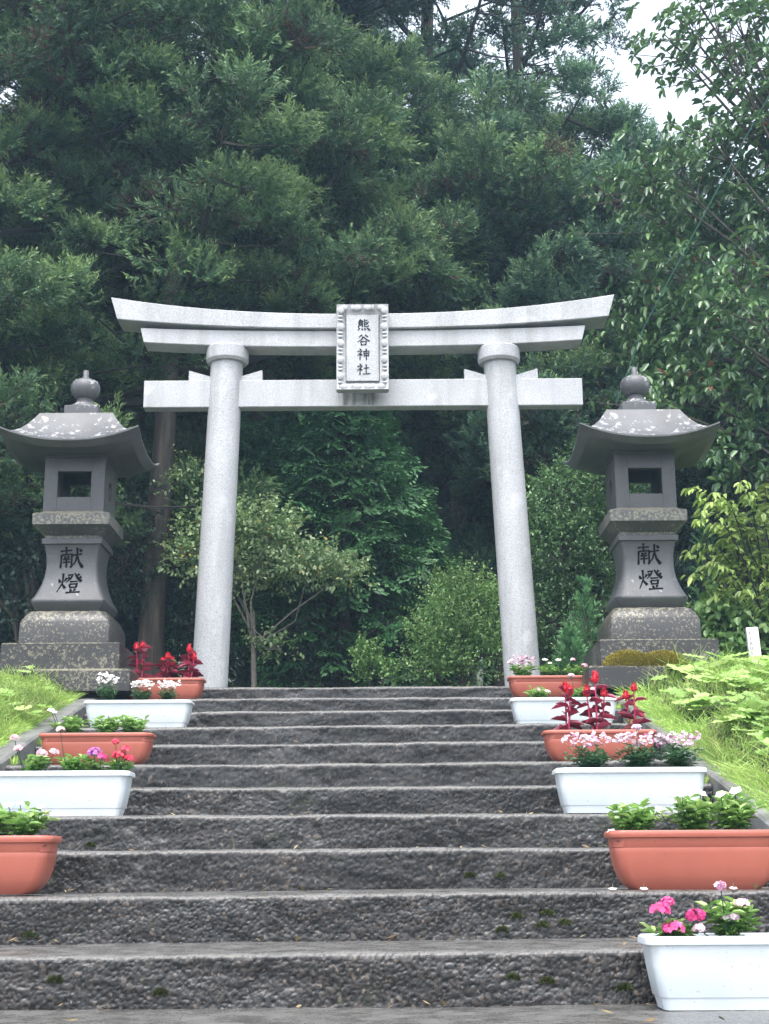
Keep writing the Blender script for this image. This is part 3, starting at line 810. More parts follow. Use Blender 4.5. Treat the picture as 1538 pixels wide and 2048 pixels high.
def bedding(key, u, label, cat, group, fm, leafm='planter_leaf', h=.10, spread=.06, n=90, L=.038, W=.018, heads=(), small=None, v=0, up=.5, blooms=None, hs_=1.45):
    h = h * hs_; n = int(n * 1.5)
    g_ = np.random.default_rng(sum(map(ord, label)) + int(u * 50) + 200)
    root = plant_root(cat.split()[-1] + '_plant', key, u, v, label, cat, group)
    lv = LV(); leafy(lv, (0, 0, 0), h, spread, n, L, W, g_, up); lv.build('foliage', M[leafm], root)
    if heads:
        for i, hd in enumerate(heads):
            (dx, dz, rd) = hd[:3]; dz = dz * 1.2; mat = M[hd[3]] if len(hd) > 3 else M[fm]; dy = -.02 + g_.uniform(-.03, .01)
            mb = MB(); mb.tube([(dx * .4, dy * .3, 0), (dx * .8, dy * .8, dz * .6), (dx, dy, dz)], [.0025, .002, .0016], 5); mb.build('stem', M['dark_leaf'], root)
            lv = LV(); umbel(lv, (dx, dy, dz), rd, g_, int(20 + rd * 900), .0095); lv.build('flower_head', mat, root)
    if small:
        cnt, fr = small; lv = LV()
        for i in range(cnt):
            a = g_.uniform(0, 6.28); r_ = spread * math.sqrt(g_.uniform(0, 1)) * 1.05
            p = np.array([r_ * math.cos(a), r_ * math.sin(a) * .8, h * g_.uniform(.85, 1.2)])
            for q in range(3): floret(lv, p + g_.normal(size=3) * .006, np.array([0, -.5, .8]) + g_.normal(size=3) * .4, fr * g_.uniform(.75, 1.2), g_.uniform(0, 1), g_)
        lv.build('flowers', M[fm], root)
    if blooms:
        for (dx, dz, rd) in blooms:
            lv = LV(); c_ = np.array([dx, -.03 + g_.uniform(-.02, .02), dz * 1.12]); nn_ = np.array([g_.uniform(-.5, .5), -.6, 1.0])
            floret(lv, c_, nn_, rd * .85, g_.uniform(.4, 1), g_); floret(lv, c_ + np.array([0, 0, .002]), nn_, rd * .4, .2, g_)
            fl = lv.build('flower', M[fm], root)
            mb = MB(); mb.tube([(dx * .6, 0, dz * .3), tuple(c_ * .98)], [.002, .0014], 5); mb.build('stalk', M['dark_leaf'], fl)
    return root

GD, GV, GP = 'dianthus clumps in the planters', 'vinca plants in the planters', 'pentas plants in the planters'
# left side
celosia('L9', -.50, .25, 'red celosia at the left end of the upper left terracotta planter', 2)
celosia('L9', .10, .17, 'short red celosia in the middle of the upper left terracotta planter', 3)
celosia('L9', .60, .215, 'red celosia nearest the gate in the upper left terracotta planter', 3)
D3 = dict(cat='dianthus', group=GD, fm='white_petal', leafm='dark_leaf', h=.085, spread=.068, n=190, L=.028, W=.010, small=(36, .009))
bedding('L7', -.62, 'tallest white dianthus, at the grass end of the upper left white planter', **{**D3, 'h': .11})
bedding('L7', .03, 'white dianthus clump in the middle of the upper left white planter', **D3)
bedding('L7', .52, 'white dianthus clump nearest the steps in the upper left white planter', **D3)
VN = dict(cat='vinca', group=GV, fm='white_petal', h=.095, spread=.085, n=130, L=.045, W=.019)
bedding('L5', -.50, 'green vinca with one white bloom, left in the terracotta planter below white dianthus', blooms=[(-.10, .13, .026), (-.08, .12, .02)], **VN)
bedding('L5', .12, 'leafy green vinca in the middle of the left terracotta planter', blooms=[(.02, .11, .022)], **VN)
bedding('L5', .58, 'leafy green vinca at the step end of the left terracotta planter', **VN)
PN = dict(cat='pentas', group=GP, fm='pink', h=.075, spread=.07, n=80, L=.045, W=.02)
bedding('L3', -.32, 'pale pink pentas in the lower left white planter, nearest the frame edge', heads=[(-.06, .10, .020), (.04, .085, .022), (-.08, .14, .016), (.09, .09, .018)], **PN)
bedding('L3', .22, 'green pentas with one tall pale bloom beside the lilac one', heads=[(-.06, .17, .016)], **PN)
bedding('L3', .50, 'lilac headed pentas in the lower left white planter', heads=[(0, .085, .032, 'lilac'), (.035, .07, .02, 'magenta')], **{**PN, 'n': 40, 'spread': .05})
bedding('L3', .82, 'bright red pentas at the step end of the lower left white planter', heads=[(0, .075, .032, 'red'), (.03, .10, .018, 'red'), (-.015, .125, .014, 'red'), (.045, .065, .02, 'red')], **{**PN, 'n': 40, 'spread': .05})
bedding('L1', .20, 'bright green vinca in the lowest left planter, at the frame edge', blooms=[(-.02, .11, .02)], **VN)
bedding('L1', .62, 'bright green vinca with white blooms at the step end of the lowest left planter', blooms=[(-.06, .115, .024), (.05, .11, .022), (0, .06, .014), (-.02, .12, .018)], **VN)
bedding('R9', -.62, 'pale pink and white flowers nearest the gate in the upper right terracotta planter', blooms=[(-.02, .08, .02), (.04, .10, .02)], small=(40, .011), **{k_: v_ for k_, v_ in VN.items() if k_ != 'fm'}, fm='pinkwhite')
bedding('R9', .0, 'white vinca in the middle of the upper right terracotta planter', blooms=[(-.03, .125, .028), (.06, .12, .028), (0, .10, .02)], **VN)
bedding('R9', .62, 'pink dianthus at the bank end of the upper right terracotta planter', cat='dianthus', group=GD, fm='pink', leafm='planter_leaf', h=.09, spread=.08, n=110, L=.035, W=.015, heads=[(.06, .08, .022), (.11, .05, .022, 'pinkwhite'), (-.02, .115, .016), (.15, .02, .02)])
bedding('R7', -.45, 'pale pink pentas left in the upper right white planter', heads=[(.0, .06, .022), (.05, .05, .018)], **PN)
bedding('R7', .30, 'pale pink pentas with a tall head behind the red celosias', heads=[(-.05, .13, .018), (.08, .06, .015)], **PN)
celosia('R5', -.56, .235, 'bushy dark leaved celosia at the step end of the right terracotta planter', 2, 0.92, .35)
celosia('R5', -.02, .28, 'tallest red celosia, in the middle of the right terracotta planter', 3, 0.95, .45)
celosia('R5', .66, .235, 'slim red celosia at the bank end of the right terracotta planter', 2, 0.88, .4)
D4 = dict(cat='dianthus', group=GD, fm='pinkwhite', leafm='dark_leaf', h=.10, spread=.10, n=260, L=.034, W=.012, small=(42, .0095))
bedding('R3', -.52, 'pink and white dianthus clump at the step end of the right white planter', **D4)
bedding('R3', .12, 'pink and white dianthus clump with one tall stem, middle of the right white planter', heads=[(.0, .165, .020, 'pinkwhite')], **D4)
bedding('R3', .68, 'pink and white dianthus clump at the bank end of the right white planter', **D4)
bedding('R1', -.68, 'bright green vinca at the step end of the lower right terracotta planter', blooms=[(-.08, .02, .02), (.09, .09, .018)], **{**VN, 'n': 170, 'h': .105})
bedding('R1', .02, 'green vinca with white blooms in the middle of the lower right terracotta planter', blooms=[(-.04, .13, .024), (.03, .135, .03), (-.12, .08, .022), (-.06, .11, .02)], **{**VN, 'n': 180, 'h': .115})
bedding('R1', .52, 'green vinca with large white bloom at the frame end of the terracotta planter', blooms=[(0, .14, .03), (-.05, .13, .024)], **{**VN, 'n': 180, 'h': .12})
bedding('R0', -.74, 'magenta pentas with three large heads in the lowest white planter', heads=[(-.035, .078, .026, 'magenta'), (.0, .035, .029, 'magenta'), (.068, .062, .028, 'magenta'), (-.01, .095, .015, 'magenta')], **{**PN, 'n': 60, 'spread': .06, 'h': .05})
bedding('R0', -.22, 'pale pink pentas at the frame edge of the lowest white planter', heads=[(-.035, .13, .014, 'pinkwhite'), (-.02, .06, .012, 'pinkwhite'), (.0, .06, .012, 'pinkwhite'), (.03, .09, .018, 'pink'), (-.10, .035, .014, 'pinkwhite')], **{**PN, 'n': 130, 'h': .10})

# fallen petals on the nosing above the lowest white planter
for i, (px, k) in enumerate(((1222, 1), (1284, 1), (1462, 1), (1222, 2))):
    Y, Z = edge(k); x = px_x(px, k, .01); root = empty('fallen_flower', (x, Y + .02, Z + .006))
    tag(root, ['fallen pale flower on the step left of the terracotta planter', 'fallen pale flower under the left end of the terracotta planter', 'fallen pale flower under the middle of the terracotta planter', 'fallen pale flower one step higher beside the planter'][i], 'fallen flower', 'fallen flowers on the steps')
    lv = LV(); g_ = np.random.default_rng(i)
    floret(lv, np.array([0, 0, .004]), np.array([0, -.3, 1]), .016, .8, g_); lv.build('petals', M['white_petal'], root)
    mb = MB(); mb.tube([(0, 0, .003), (.001, 0, .022)], .0012, 5); mb.build('stalk', M['twig'], root)

# ------------------------------------------------------------------ stake sign
sg = at(1511, 1290, 10.3); zt = Zp(1508, 1255, 10.3)
sign = empty('stake_sign', (sg.x, 10.3, LAND), 'short white wooden marker post with faded writing, right of the right lantern', 'marker post')
mb = MB(); hz = zt - LAND
mb.box(-.044, .044, -.02, .02, -.1, hz, .003); post = mb.build('post', M['white_paint'], sign, 30)
sign.rotation_euler = (0, R(-3), 0)
for i, gl in enumerate(('mark_a', 'mark_b', 'mark_d', 'mark_c', 'mark_b')):
    write('character', gl, lambda u, v, d, i=i: (u - .022, -.02 - d, hz - .045 - i * .036 + v), .026, M['carve'], post, 9, .0015)

# ------------------------------------------------------------------ grass, butterbur, moss
def grass(name, n, xr, yr, seed, hmin=.05, hmax=.14):
    g_ = np.random.default_rng(seed)
    X = g_.uniform(*xr, n); Y = g_.uniform(*yr, n); 
    tuft = .6 + .8 * np.clip(np.sin(X * 7.3 + 1.3 * np.sin(Y * 5)) * np.sin(Y * 6.1) + .3, 0, 1)
    Z = ground_z(X, Y) - .01; Bs = np.stack([X, Y, Z], 1)
    lean = g_.normal(size=(n, 2)) * .38
    e_ = n // 7; sg_ = -1 if xr[0] > 0 else 1; ed_ = (XR + .05) if xr[0] > 0 else (XL - .05)
    X[:e_] = ed_ - sg_ * g_.uniform(0, .20 if sg_ < 0 else .12, e_) - (0 if sg_ < 0 else .07); lean[:e_, 0] = sg_ * g_.normal(.25, .5, e_)
    Z[:e_] = slope(Y[:e_]) + .03; Bs = np.stack([X, Y, Z], 1)
    if sg_ < 0: tuft[:e_] *= (.4 + .55 * np.clip(np.sin(Y[:e_] * 9) + .2, 0, 1))
    else: tuft[:e_] *= .7
    D = np.stack([lean[:, 0], lean[:, 1], np.ones(n)], 1)
    h = g_.uniform(hmin, hmax, n) * tuft; T = np.clip(g_.normal(.5, .2, n) + .25 * np.sin(X * 3.1 + Y * 1.3) * np.sin(Y * 4.3 - X), 0, 1)
    S = rand_dirs(n, g_); S[:, 2] = 0
    lv = LV(); w = g_.uniform(.0035, .007, n)
    lv.r(Bs, D, S, h * .6, w, T, wide=.5)
    B2 = Bs + unit(D) * (h * .5)[:, None]; D2 = D + np.stack([lean[:, 0] * 1.5, lean[:, 1] * 1.5, np.full(n, -.35)], 1)
    lv.r(B2, D2, S, h * .6, w * .8, T, wide=.35)
    o = lv.build(name, M['grass']); tag(o, kind='stuff'); return o
gl_ = grass('grass', 80000, (-4.6, XL - .15), (4.6, 11.0), 3, .045, .115); tag(gl_, 'bright green grass covering the bank left of the stairs', 'grass')
gr_ = grass('grass', 46000, (XR + .09, 4.8), (4.0, 11.2), 4, .05, .17); tag(gr_, 'long bright grass covering the bank right of the stairs', 'grass')

def round_leaf(c, rad, nrm, az, tint, g_):
    """kidney-shaped ribbed leaf as a fan of quads"""
    n = 18; nrm = Vector(nrm).normalized(); u = nrm.orthogonal().normalized(); q = nrm.cross(u)
    c = Vector(c); out = []; cs = Vector((0, 0, 0))
    ring = []; ring2 = []
    for i in range(n + 1):
        a = az + (i / n) * (2 * math.pi * .93) + .22
        wv = 1 + .07 * math.sin(i * 2.9) + .05 * g_.normal()
        dz = (.10 if i % 2 else -.04) * rad
        d = u * math.cos(a) + q * math.sin(a)
        ring.append(c + d * rad * wv + nrm * (dz * .8 + .10 * rad)); ring2.append(c + d * rad * .55 + nrm * (dz * .5 + .09 * rad))
    V = []
    for i in range(0, n, 2):
        V.append([c, ring2[i], ring2[i + 1], ring2[i + 2]])
    for i in range(n):
        V.append([ring2[i], ring[i], ring[i + 1], ring2[i + 1]])
    V = np.array([[list(p) for p in f] for f in V]); return V, np.full(V.shape[:2], tint)

def fuki_patch(spots, name, label, seed):
    g_ = np.random.default_rng(seed); lv = LV(); mb = MB()
    for (x, y, h, rad) in spots:
        z0 = float(ground_z(x, y)); c = (x + g_.normal() * .01, y, z0 + h)
        V, T = round_leaf(c, rad, (g_.normal() * .22, -.28 + g_.normal() * .2, 1), g_.uniform(0, 6.28), float(np.clip(g_.normal(.55, .28), 0, 1)), g_); lv.raw(V, T)
    o = lv.build(name, M['fuki']); return tag(o, label, 'butterbur', kind='stuff')
g_ = np.random.default_rng(12); sp = []
for i in range(520):
    y = g_.uniform(5.0, 9.55); x = g_.uniform(XR + .22, XR + .3 + .22 * (y - 3.4) * 1.1)
    d = (x - XR) 
    if g_.uniform() < (.95 if y > 6.8 else .8): sp.append((x, y, g_.uniform(.04, .12), g_.uniform(.03, .09) * (1 if y > 6.8 else .75)))
fuki_patch(sp, 'butterbur_leaves', 'large pale round butterbur leaves covering the right bank', 5)
sp = []
for (cx_, cy_, n_) in ((100, 1325, 4), (60, 1338, 2), (130, 1368, 2), (50, 1420, 5), (30, 1440, 2), (10, 1395, 2)):
    Yq = np.interp(cy_, [1330, 1370, 1420, 1490], [9.5, 9.0, 8.4, 7.6]); p0 = at(cx_, cy_, Yq)
    for _ in range(n_): sp.append((p0.x + g_.normal() * .09, Yq + g_.normal() * .12, g_.uniform(.05, .13), g_.uniform(.03, .06)))
fuki_patch(sp, 'butterbur_leaves', 'scattered pale round leaves among the grass of the left bank', 6)

def moss_patch(centres, mat, label, seed, n=900, sz=.012, norm=(0, -1, 0)):
    g_ = np.random.default_rng(seed); lv = LV()
    for (c, rx, ry, rz) in centres:
        d = rand_dirs(n, g_) * (g_.uniform(.55, 1, n) ** .5)[:, None]; d[:, 2] = np.abs(d[:, 2])
        Bq = np.array(c) + d * np.array([rx, ry, rz]); lv.r(Bq, d + np.array([0, -.2, .5]) + g_.normal(size=(n, 3)) * .4, rand_dirs(n, g_), sz * g_.uniform(.6, 1.3, n), sz * .45, np.clip(g_.normal(.5, .25, n), 0, 1))
    o = lv.build('moss', M[mat]); return tag(o, label, 'moss', kind='stuff')
xr_ = LANT_R.location.x
moss_patch([((xr_ - .22, YL - .42, LAND + .02), .17, .07, .12), ((xr_ + .02, YL - .42, LAND + .02), .17, .07, .115), ((xr_ - .08, YL - .43, LAND + .02), .22, .07, .095)], 'moss', 'mound of yellow green moss at the foot of the right lantern plinth', 3, 5200, .014)
cs_ = []
for (px, py, k) in ((1035, 1832, 1), (1095, 1826, 1), (1005, 1860, 1), (1085, 1850, 1), (1025, 1955, 0), (1095, 1962, 0), (1250, 1975, 0), (1000, 1752, 2), (940, 1750, 2), (110, 1960, 0), (320, 1985, 0), (180, 1690, 3), (60, 1870, 1), (1130, 1845, 1)):
    a, b = ray(px, py); Y = edge(k)[0] - .003; cs_.append(((a * Y, Y, b * Y - .008), .018 + .02 * ((px * 7) % 5) / 5, .008, .014))
moss_patch(cs_, 'darkmoss', 'small tufts of dark moss growing on the risers of the lower steps', 8, 260, .011)

# litter and weeds
g_ = np.random.default_rng(77); lv = LV(); n = 0
for k in range(-2, 11):
    Y, Z = edge(k); m = 46 if k < 4 else 30
    x = g_.uniform(XL + .05, XR - .05, m); yy = Y + np.where(g_.uniform(size=m) < .6, g_.uniform(.45, .59, m), g_.uniform(.02, .5, m))
    B_ = np.stack([x, yy, np.full(m, Z + .007)], 1); a = g_.uniform(0, 6.28, m); D_ = np.stack([np.cos(a), np.sin(a) * .6, g_.uniform(0, .5, m)], 1)
    s_ = g_.uniform(.015, .045, m); lv.r(B_, D_, np.tile([0, -.3, 1.], (m, 1)) + g_.normal(size=(m, 3)) * .4, s_, s_ * g_.choice([.12, .15, .45], m), g_.uniform(0, 1, m))
M['litter'] = leaf_mat('dead_leaf', (.05, .035, .02), (.16, .11, .05), (.34, .27, .13), .6, .1)
tag(lv.build('fallen_leaves', M['litter']), 'small brown needles and leaf scraps fallen on the stairs', 'leaf litter', kind='stuff')
lv = LV(); m = 900; k = g_.integers(-1, 10, m); side = g_.uniform(size=m) < .5
cl = np.sin(k * 7.7 + np.where(side, 3., 0)) * .2 + .3; Yq = Y0 + (k + cl + g_.normal(size=m) * .06) * TREAD
x = np.where(side, XL + .015, XR - .015) + g_.normal(size=m) * .008; z = Z0 + np.floor((Yq - Y0) / TREAD) * RISE
D_ = np.stack([g_.normal(size=m) * .5, g_.normal(size=m) * .4 - .2, np.ones(m)], 1)
lv.r(np.stack([x, Yq, z], 1), D_, rand_dirs(m, g_), g_.uniform(.02, .07, m), .006, g_.uniform(.3, .9, m))
tag(lv.build('weeds', M['grass']), 'thin weeds growing where the stairs meet the curbs', 'weeds', kind='stuff')

# ------------------------------------------------------------------ trees
def puff_proto(seed, ns=22, nl=23, L=.052, W=.0125):
    """one rounded clump of cedar sprays, unit radius about .5 m, pointing +z"""
    g_ = np.random.default_rng(seed); Bs = []; Ds = []; Ts = []
    for i in range(ns):
        d = unit(np.array([g_.normal() * .8, g_.normal() * .8, g_.uniform(.05, 1.1)])); ln = g_.uniform(.13, .21) * (1.15 if i % 6 == 0 else 1)
        st = np.array([g_.normal() * .05, g_.normal() * .05, g_.uniform(-.06, .06)])
        t = np.linspace(.25, 1, nl); P_ = st + d * (t * ln)[:, None] + np.array([0, 0, .06]) * (t ** 2)[:, None]
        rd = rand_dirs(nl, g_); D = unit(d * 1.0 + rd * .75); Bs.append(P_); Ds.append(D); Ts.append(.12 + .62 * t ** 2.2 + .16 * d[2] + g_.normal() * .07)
    Bs = np.concatenate(Bs); Ds = np.concatenate(Ds); n = len(Bs)
    V, T = rhombs(Bs, Ds, rand_dirs(n, g_), L * g_.uniform(.7, 1.2, n), W, np.concatenate(Ts), wide=.45)
    return V, T
PUFF = [puff_proto(50 + i) for i in range(6)]
PUFF_MID = [puff_proto(70 + i, 16, 17, .064, .020) for i in range(5)]
PUFF_LO = [puff_proto(80 + i, 9, 6, .11, .075) for i in range(4)]

def frames(D, g_):
    D = unit(D); r_ = rand_dirs(len(D), g_); U = unit(np.cross(D, r_)); W_ = np.cross(D, U); return np.stack([U, W_, D], 2)   # columns

def place(lv, protos, C, D, S, T0, g_):
    Fm = frames(D, g_); pick = g_.integers(0, len(protos), len(C))
    for k, (V, T) in enumerate(protos):
        m = np.where(pick == k)[0]
        if len(m) == 0: continue
        W_ = np.einsum('aij,nkj->anki', Fm[m], V) * S[m][:, None, None, None] + C[m][:, None, None, :]
        lv.raw(W_.reshape(-1, 4, 3), (T[None] + T0[m][:, None, None]).reshape(-1, 4))

def in_view(C, mar=200):
    u, v = proj(C); return (u > -mar) & (u < 1538 + mar) & (v > -mar) & (v < 2100)

NPUFF = 0
def cedar(px, Y, H, start, Rc, nb, label, seed, mat='cedar', ps=1.0, tr=.16, lean=0, keep=1.0, dens=3.8, group='tall cedars behind the gate', skew=None, tint=0., low=False, nearcull=None, thin=.43):
    g_ = np.random.default_rng(seed)
    X = (px - 769) / F * (Y * CS + 1.3 * SN); zb = float(ground_z(X, Y))
    root = empty('cedar_tree', (X, Y, zb), label, 'cedar tree', group)
    def ax(z): return np.array([lean * (z / H) + .05 * math.sin(z * .7 + seed), .04 * math.sin(z * .9 + 2 * seed), z])
    mb = MB(); zz = np.linspace(-.1, H, 16)
    mb.tube([ax(z) for z in zz], [max(tr * (1 - .85 * z / H) * (1 + .35 * math.exp(-max(z, 0) / .3)), .015) for z in zz], 12)
    mb2 = MB()
    C = []; D = []; S = []; TC = []; sub = 7 if Y < 16.5 else (6 if Y < 25 else 4)
    for i in range(nb):
        q = (i + g_.uniform(0, 1)) / nb; z = start + (H - start) * q ** .92
        a = g_.uniform(0, 2 * math.pi); 
        ln = Rc * (1 - q ** 1.7) * g_.uniform(.62, 1.1) + .35
        if skew and math.cos(a - skew[0]) > .2: ln *= skew[1]
        p0 = ax(z); out = np.array([math.cos(a), math.sin(a), 0])
        rise = g_.uniform(.25, .85) * ln
        pts = [p0 + out * ln * t + np.array([0, 0, rise * t - .25 * ln * math.sin(math.pi * t) * .5]) for t in (0, .25, .5, .75, 1)]
        rb = .012 + .016 * ln / 2
        mb2.tube(pts, [rb * 1.6, rb * 1.3, rb, rb * .7, rb * .3], 5)
        nd = max(2, int(dens * ln / 1.2 + 1))
        for j in range(nd):
            t = 1 - (j / nd) * .72 * g_.uniform(.8, 1.1); pt = p0 + out * ln * t + np.array([0, 0, rise * t - .25 * ln * math.sin(math.pi * t) * .5])
            sd = np.array([-out[1], out[0], 0]) * g_.normal() * .30 * ln * (.35 + .65 * (1 - abs(t - .6))); tip = pt + sd * (j > 0) + np.array([0, 0, g_.uniform(-.05, .12)])
            if j > 0 and np.linalg.norm(sd) > .25: mb2.tube([pt, (pt + tip) / 2 + np.array([0, 0, -.03]), tip], [rb * .6, rb * .4, rb * .2], 4)
            if g_.uniform() > keep * (1 if z < 6 else thin): continue
            cs3 = g_.uniform(.8, 1.25) * ps; tc = g_.normal() * .12
            for e in range(sub):                       # a domed cushion of small tufts
                a2 = g_.uniform(0, 6.28); r2 = math.sqrt(g_.uniform(0, 1)) * .34 * cs3
                of = np.array([math.cos(a2) * r2, math.sin(a2) * r2, (.17 * (1 - (r2 / (.34 * cs3)) ** 2) + g_.uniform(-.06, .04)) * cs3])
                C.append(tip + of); D.append(out * .4 + np.array([0, 0, 1.0]) + of * 3.2 / cs3 + g_.normal(size=3) * .2); S.append(g_.uniform(.8, 1.2) * cs3); TC.append(tc)
    mb.build('trunk', M['bark'], root, 60); mb2.build('branches', M['branch'], root, 60)
    C = np.array(C); D = np.array(D); S = np.array(S)
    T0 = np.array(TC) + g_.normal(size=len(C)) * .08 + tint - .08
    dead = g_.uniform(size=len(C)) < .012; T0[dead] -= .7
    global NPUFF; NPUFF += len(C)
    lv = LV(); hi = in_view(C + np.array([X, Y, zb])) & (not low)
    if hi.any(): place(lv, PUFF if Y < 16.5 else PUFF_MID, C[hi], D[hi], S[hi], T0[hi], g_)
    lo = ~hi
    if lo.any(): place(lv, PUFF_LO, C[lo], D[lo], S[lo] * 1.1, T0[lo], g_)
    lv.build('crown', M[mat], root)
    return root

# nearer rank
cedar(305, 13.2, 15, 3.1, 2.3, 66, 'tall cedar with the broad brown trunk between the left lantern and pillar', 11, tr=.125, tint=.16)
cedar(498, 14.6, 16, 4.2, 2.1, 46, 'tall cedar with dark trunk just right of the left pillar foot', 12, keep=.85, tr=.14, tint=.08)
cedar(868, 16.2, 17, 4.4, 2.3, 54, 'tall cedar whose brown trunk shows in the dark gap of the gate', 13, 'cedar_blue', tr=.15, tint=.05)
cedar(1068, 17.2, 15.5, 3.8, 2.4, 50, 'open crowned cedar with bare forked trunk in front of the sky at upper right', 14, 'cedar_blue', tr=.15, keep=.62, thin=.62, skew=(0, .72), tint=.08)
cedar(70, 13.6, 15, 1.3, 2.3, 74, 'bright cedar behind the left lantern, low branches down to the ground', 15, tr=.15, tint=.14)
cedar(-190, 12.5, 14, 1.0, 2.2, 50, 'cedar at the left frame edge beside the lantern roof', 16, tr=.15)
cedar(690, 15.3, 7.6, 3.7, 1.7, 30, 'lower cedar with fresh green clumps right behind the name plate', 17, tr=.10, tint=.12)
cedar(1010, 15.0, 6.7, 3.3, 1.5, 26, 'young cedar with fresh rounded clumps behind the right end of the gate lintel', 18, tr=.09, tint=.18)
cedar(1225, 15.2, 6.6, 1.2, 1.8, 44, 'cedar filling the gap between the gate and the right lantern', 19, 'cedar_blue', tr=.12, tint=.05)
# back rank
for i, (px, Y, H, st, Rc, nb, ke, lab) in enumerate((
    (150, 19, 12, 3, 2.7, 50, .75, 'cedar of the second row, far left behind the bright one'),
    (395, 20, 10.5, 4, 2.6, 50, .75, 'cedar of the second row above the left end of the gate'),
    (600, 21, 10.5, 4, 2.7, 50, .75, 'cedar of the second row left of the name plate'),
    (790, 22, 12, 4.5, 2.9, 54, .8, 'cedar of the second row right of the name plate'),
    (930, 20, 9.5, 4.0, 2.1, 44, .75, 'cedar of the second row left of the open crowned one'),
    (1190, 22, 8.6, 3, 3.0, 48, .9, 'lower cedar of the second row under the sky gap'),
    (1400, 22, 8.2, 2, 3.0, 50, .95, 'cedar of the second row behind the big leaved tree'),
    (1620, 19, 7.5, 2, 3.0, 50, .95, 'cedar beyond the right frame edge'))):
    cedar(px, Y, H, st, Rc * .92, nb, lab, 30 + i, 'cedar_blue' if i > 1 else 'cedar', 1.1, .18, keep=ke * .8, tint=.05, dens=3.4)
# far rank: trunks and low crowns that close the dark wood
for i, (px, Y, H, lab) in enumerate(((-420, 22, 10, 'far cedar well outside the left frame edge'), (-190, 26, 10, 'far cedar just outside the left frame edge'), (1780, 25, 9, 'far cedar outside the right frame edge'), (40, 27, 9.5, 'far cedar at the left edge of the wood'), (330, 28, 9.5, 'far cedar seen between the left lantern and pillar'), (560, 27, 9, 'far cedar behind the small pale leaved tree'), (730, 29, 9, 'far cedar behind the dark cypress'),
        (880, 28, 9, 'far cedar in the dark gap of the gate'), (985, 27, 8.5, 'far cedar just left of the right pillar'), (1130, 30, 9, 'far cedar right of the right pillar'), (1330, 29, 9, 'far cedar behind the right lantern'), (1530, 28, 8.5, 'far cedar at the right edge of the wood'))):
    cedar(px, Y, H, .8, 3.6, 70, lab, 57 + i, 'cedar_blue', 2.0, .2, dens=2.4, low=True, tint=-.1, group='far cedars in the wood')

print('PUFFS', NPUFF)
# ---- generic leafy tree/shrub made of blobs
def shrub(name, cat, base, blobs, leaf, mat, label, seed, group=None, twig=.14, per=6, L=.05, W=.025, ntw=300, droop=0., out=.8, upb=.3, barkm='bark', stem_r=.02, fold=True, flat=1.0, tintm=.5, shell=.45, tipt=.25, fork=None):
    """base (x,y,z) world; blobs [(x,y,z,rx,ry,rz,weight)] world"""
    g_ = np.random.default_rng(seed); base = np.array(base, float)
    root = empty(name, tuple(base), label, cat, group)
    mb = MB(); lv = LV(); tot = sum(b[6] for b in blobs)
    if fork: mb.tube([(0, 0, -.05), (fork[0] * .6, .02, fork[1] * .5), (fork[0], 0, fork[1] * 1.2)], [stem_r * 1.6, stem_r * 1.3, stem_r], 8)
    for b in blobs:
        c = np.array(b[:3]) - base; rad = np.array(b[3:6]); m = int(ntw * b[6] / tot)
        j1 = np.array([c[0] * .25, c[1] * .25, c[2] * .5]) + g_.normal(size=3) * .03
        if fork: f0 = np.array([fork[0], 0, fork[1] * g_.uniform(.75, 1.15)]); mb.tube([f0, (f0 + c) / 2 + g_.normal(size=3) * .06, c - np.array([0, 0, rad[2] * .2])], [stem_r * .6, stem_r * .4, stem_r * .2], 6)
        else: mb.tube([np.zeros(3), j1, c - np.array([0, 0, rad[2] * .2])], [stem_r, stem_r * .7, stem_r * .3], 6)
        d = rand_dirs(m, g_); r_ = (shell + (1 - shell) * g_.uniform(0, 1, m)) ; P_ = c + d * rad * r_[:, None]
        for i in range(0, m, max(1, m // 14)):
            mb.tube([c - np.array([0, 0, rad[2] * .2]), (c + P_[i]) / 2 + np.array([0, 0, -.02]), P_[i]], [stem_r * .3, stem_r * .2, .003], 4)
        dirs = unit(d * np.array([1, 1, .5]) * out + np.array([0, 0, upb]) + g_.normal(size=(m, 3)) * .4)
        for q in range(per):
            t = (q + .5) / per; B_ = P_ + dirs * twig * t; B_[:, 2] -= droop * t * t * twig
            an = q * 2.4 + g_.uniform(0, 6.28, m); sd = unit(np.cross(dirs, rand_dirs(m, g_)))
            D_ = dirs * .55 + sd * .9; D_[:, 2] -= droop
            Nn = np.tile([0, 0, 1.], (m, 1)) + g_.normal(size=(m, 3)) * .35
            s = g_.uniform(.7, 1.2, m); T = np.clip(tintm + g_.normal(size=m) * .2 + tipt * (t - .5) + .2 * (r_ - .7), 0, 1)
            T = np.maximum(T, .17); old = g_.uniform(size=m) < .015; T[old] = 0
            if fold: lv.f(B_, D_, Nn, L * s, W * s, T, droop=.15 + droop * .3, fold=.2)
            else: lv.r(B_, D_, Nn, L * s, W * s, T)
    mb.build('trunk' if 'tree' in name else 'branches', M[barkm], root, 60)
    lv.build('crown' if 'tree' in name else 'foliage', M[mat], root)
    return root
def gb(px, Y):      # ground point under a pixel column
    x = ray(px, 1300)[0] * Y; return (x, Y, float(ground_z(x, Y)))
def blob(px, py, Y, rx, ry, w, rdepth=None):
    p = at(px, py, Y); sc2 = (Y * CS + p.z * SN) / F
    return (p.x, p.y, p.z, rx * sc2, (rdepth or rx) * sc2, ry * sc2, w)

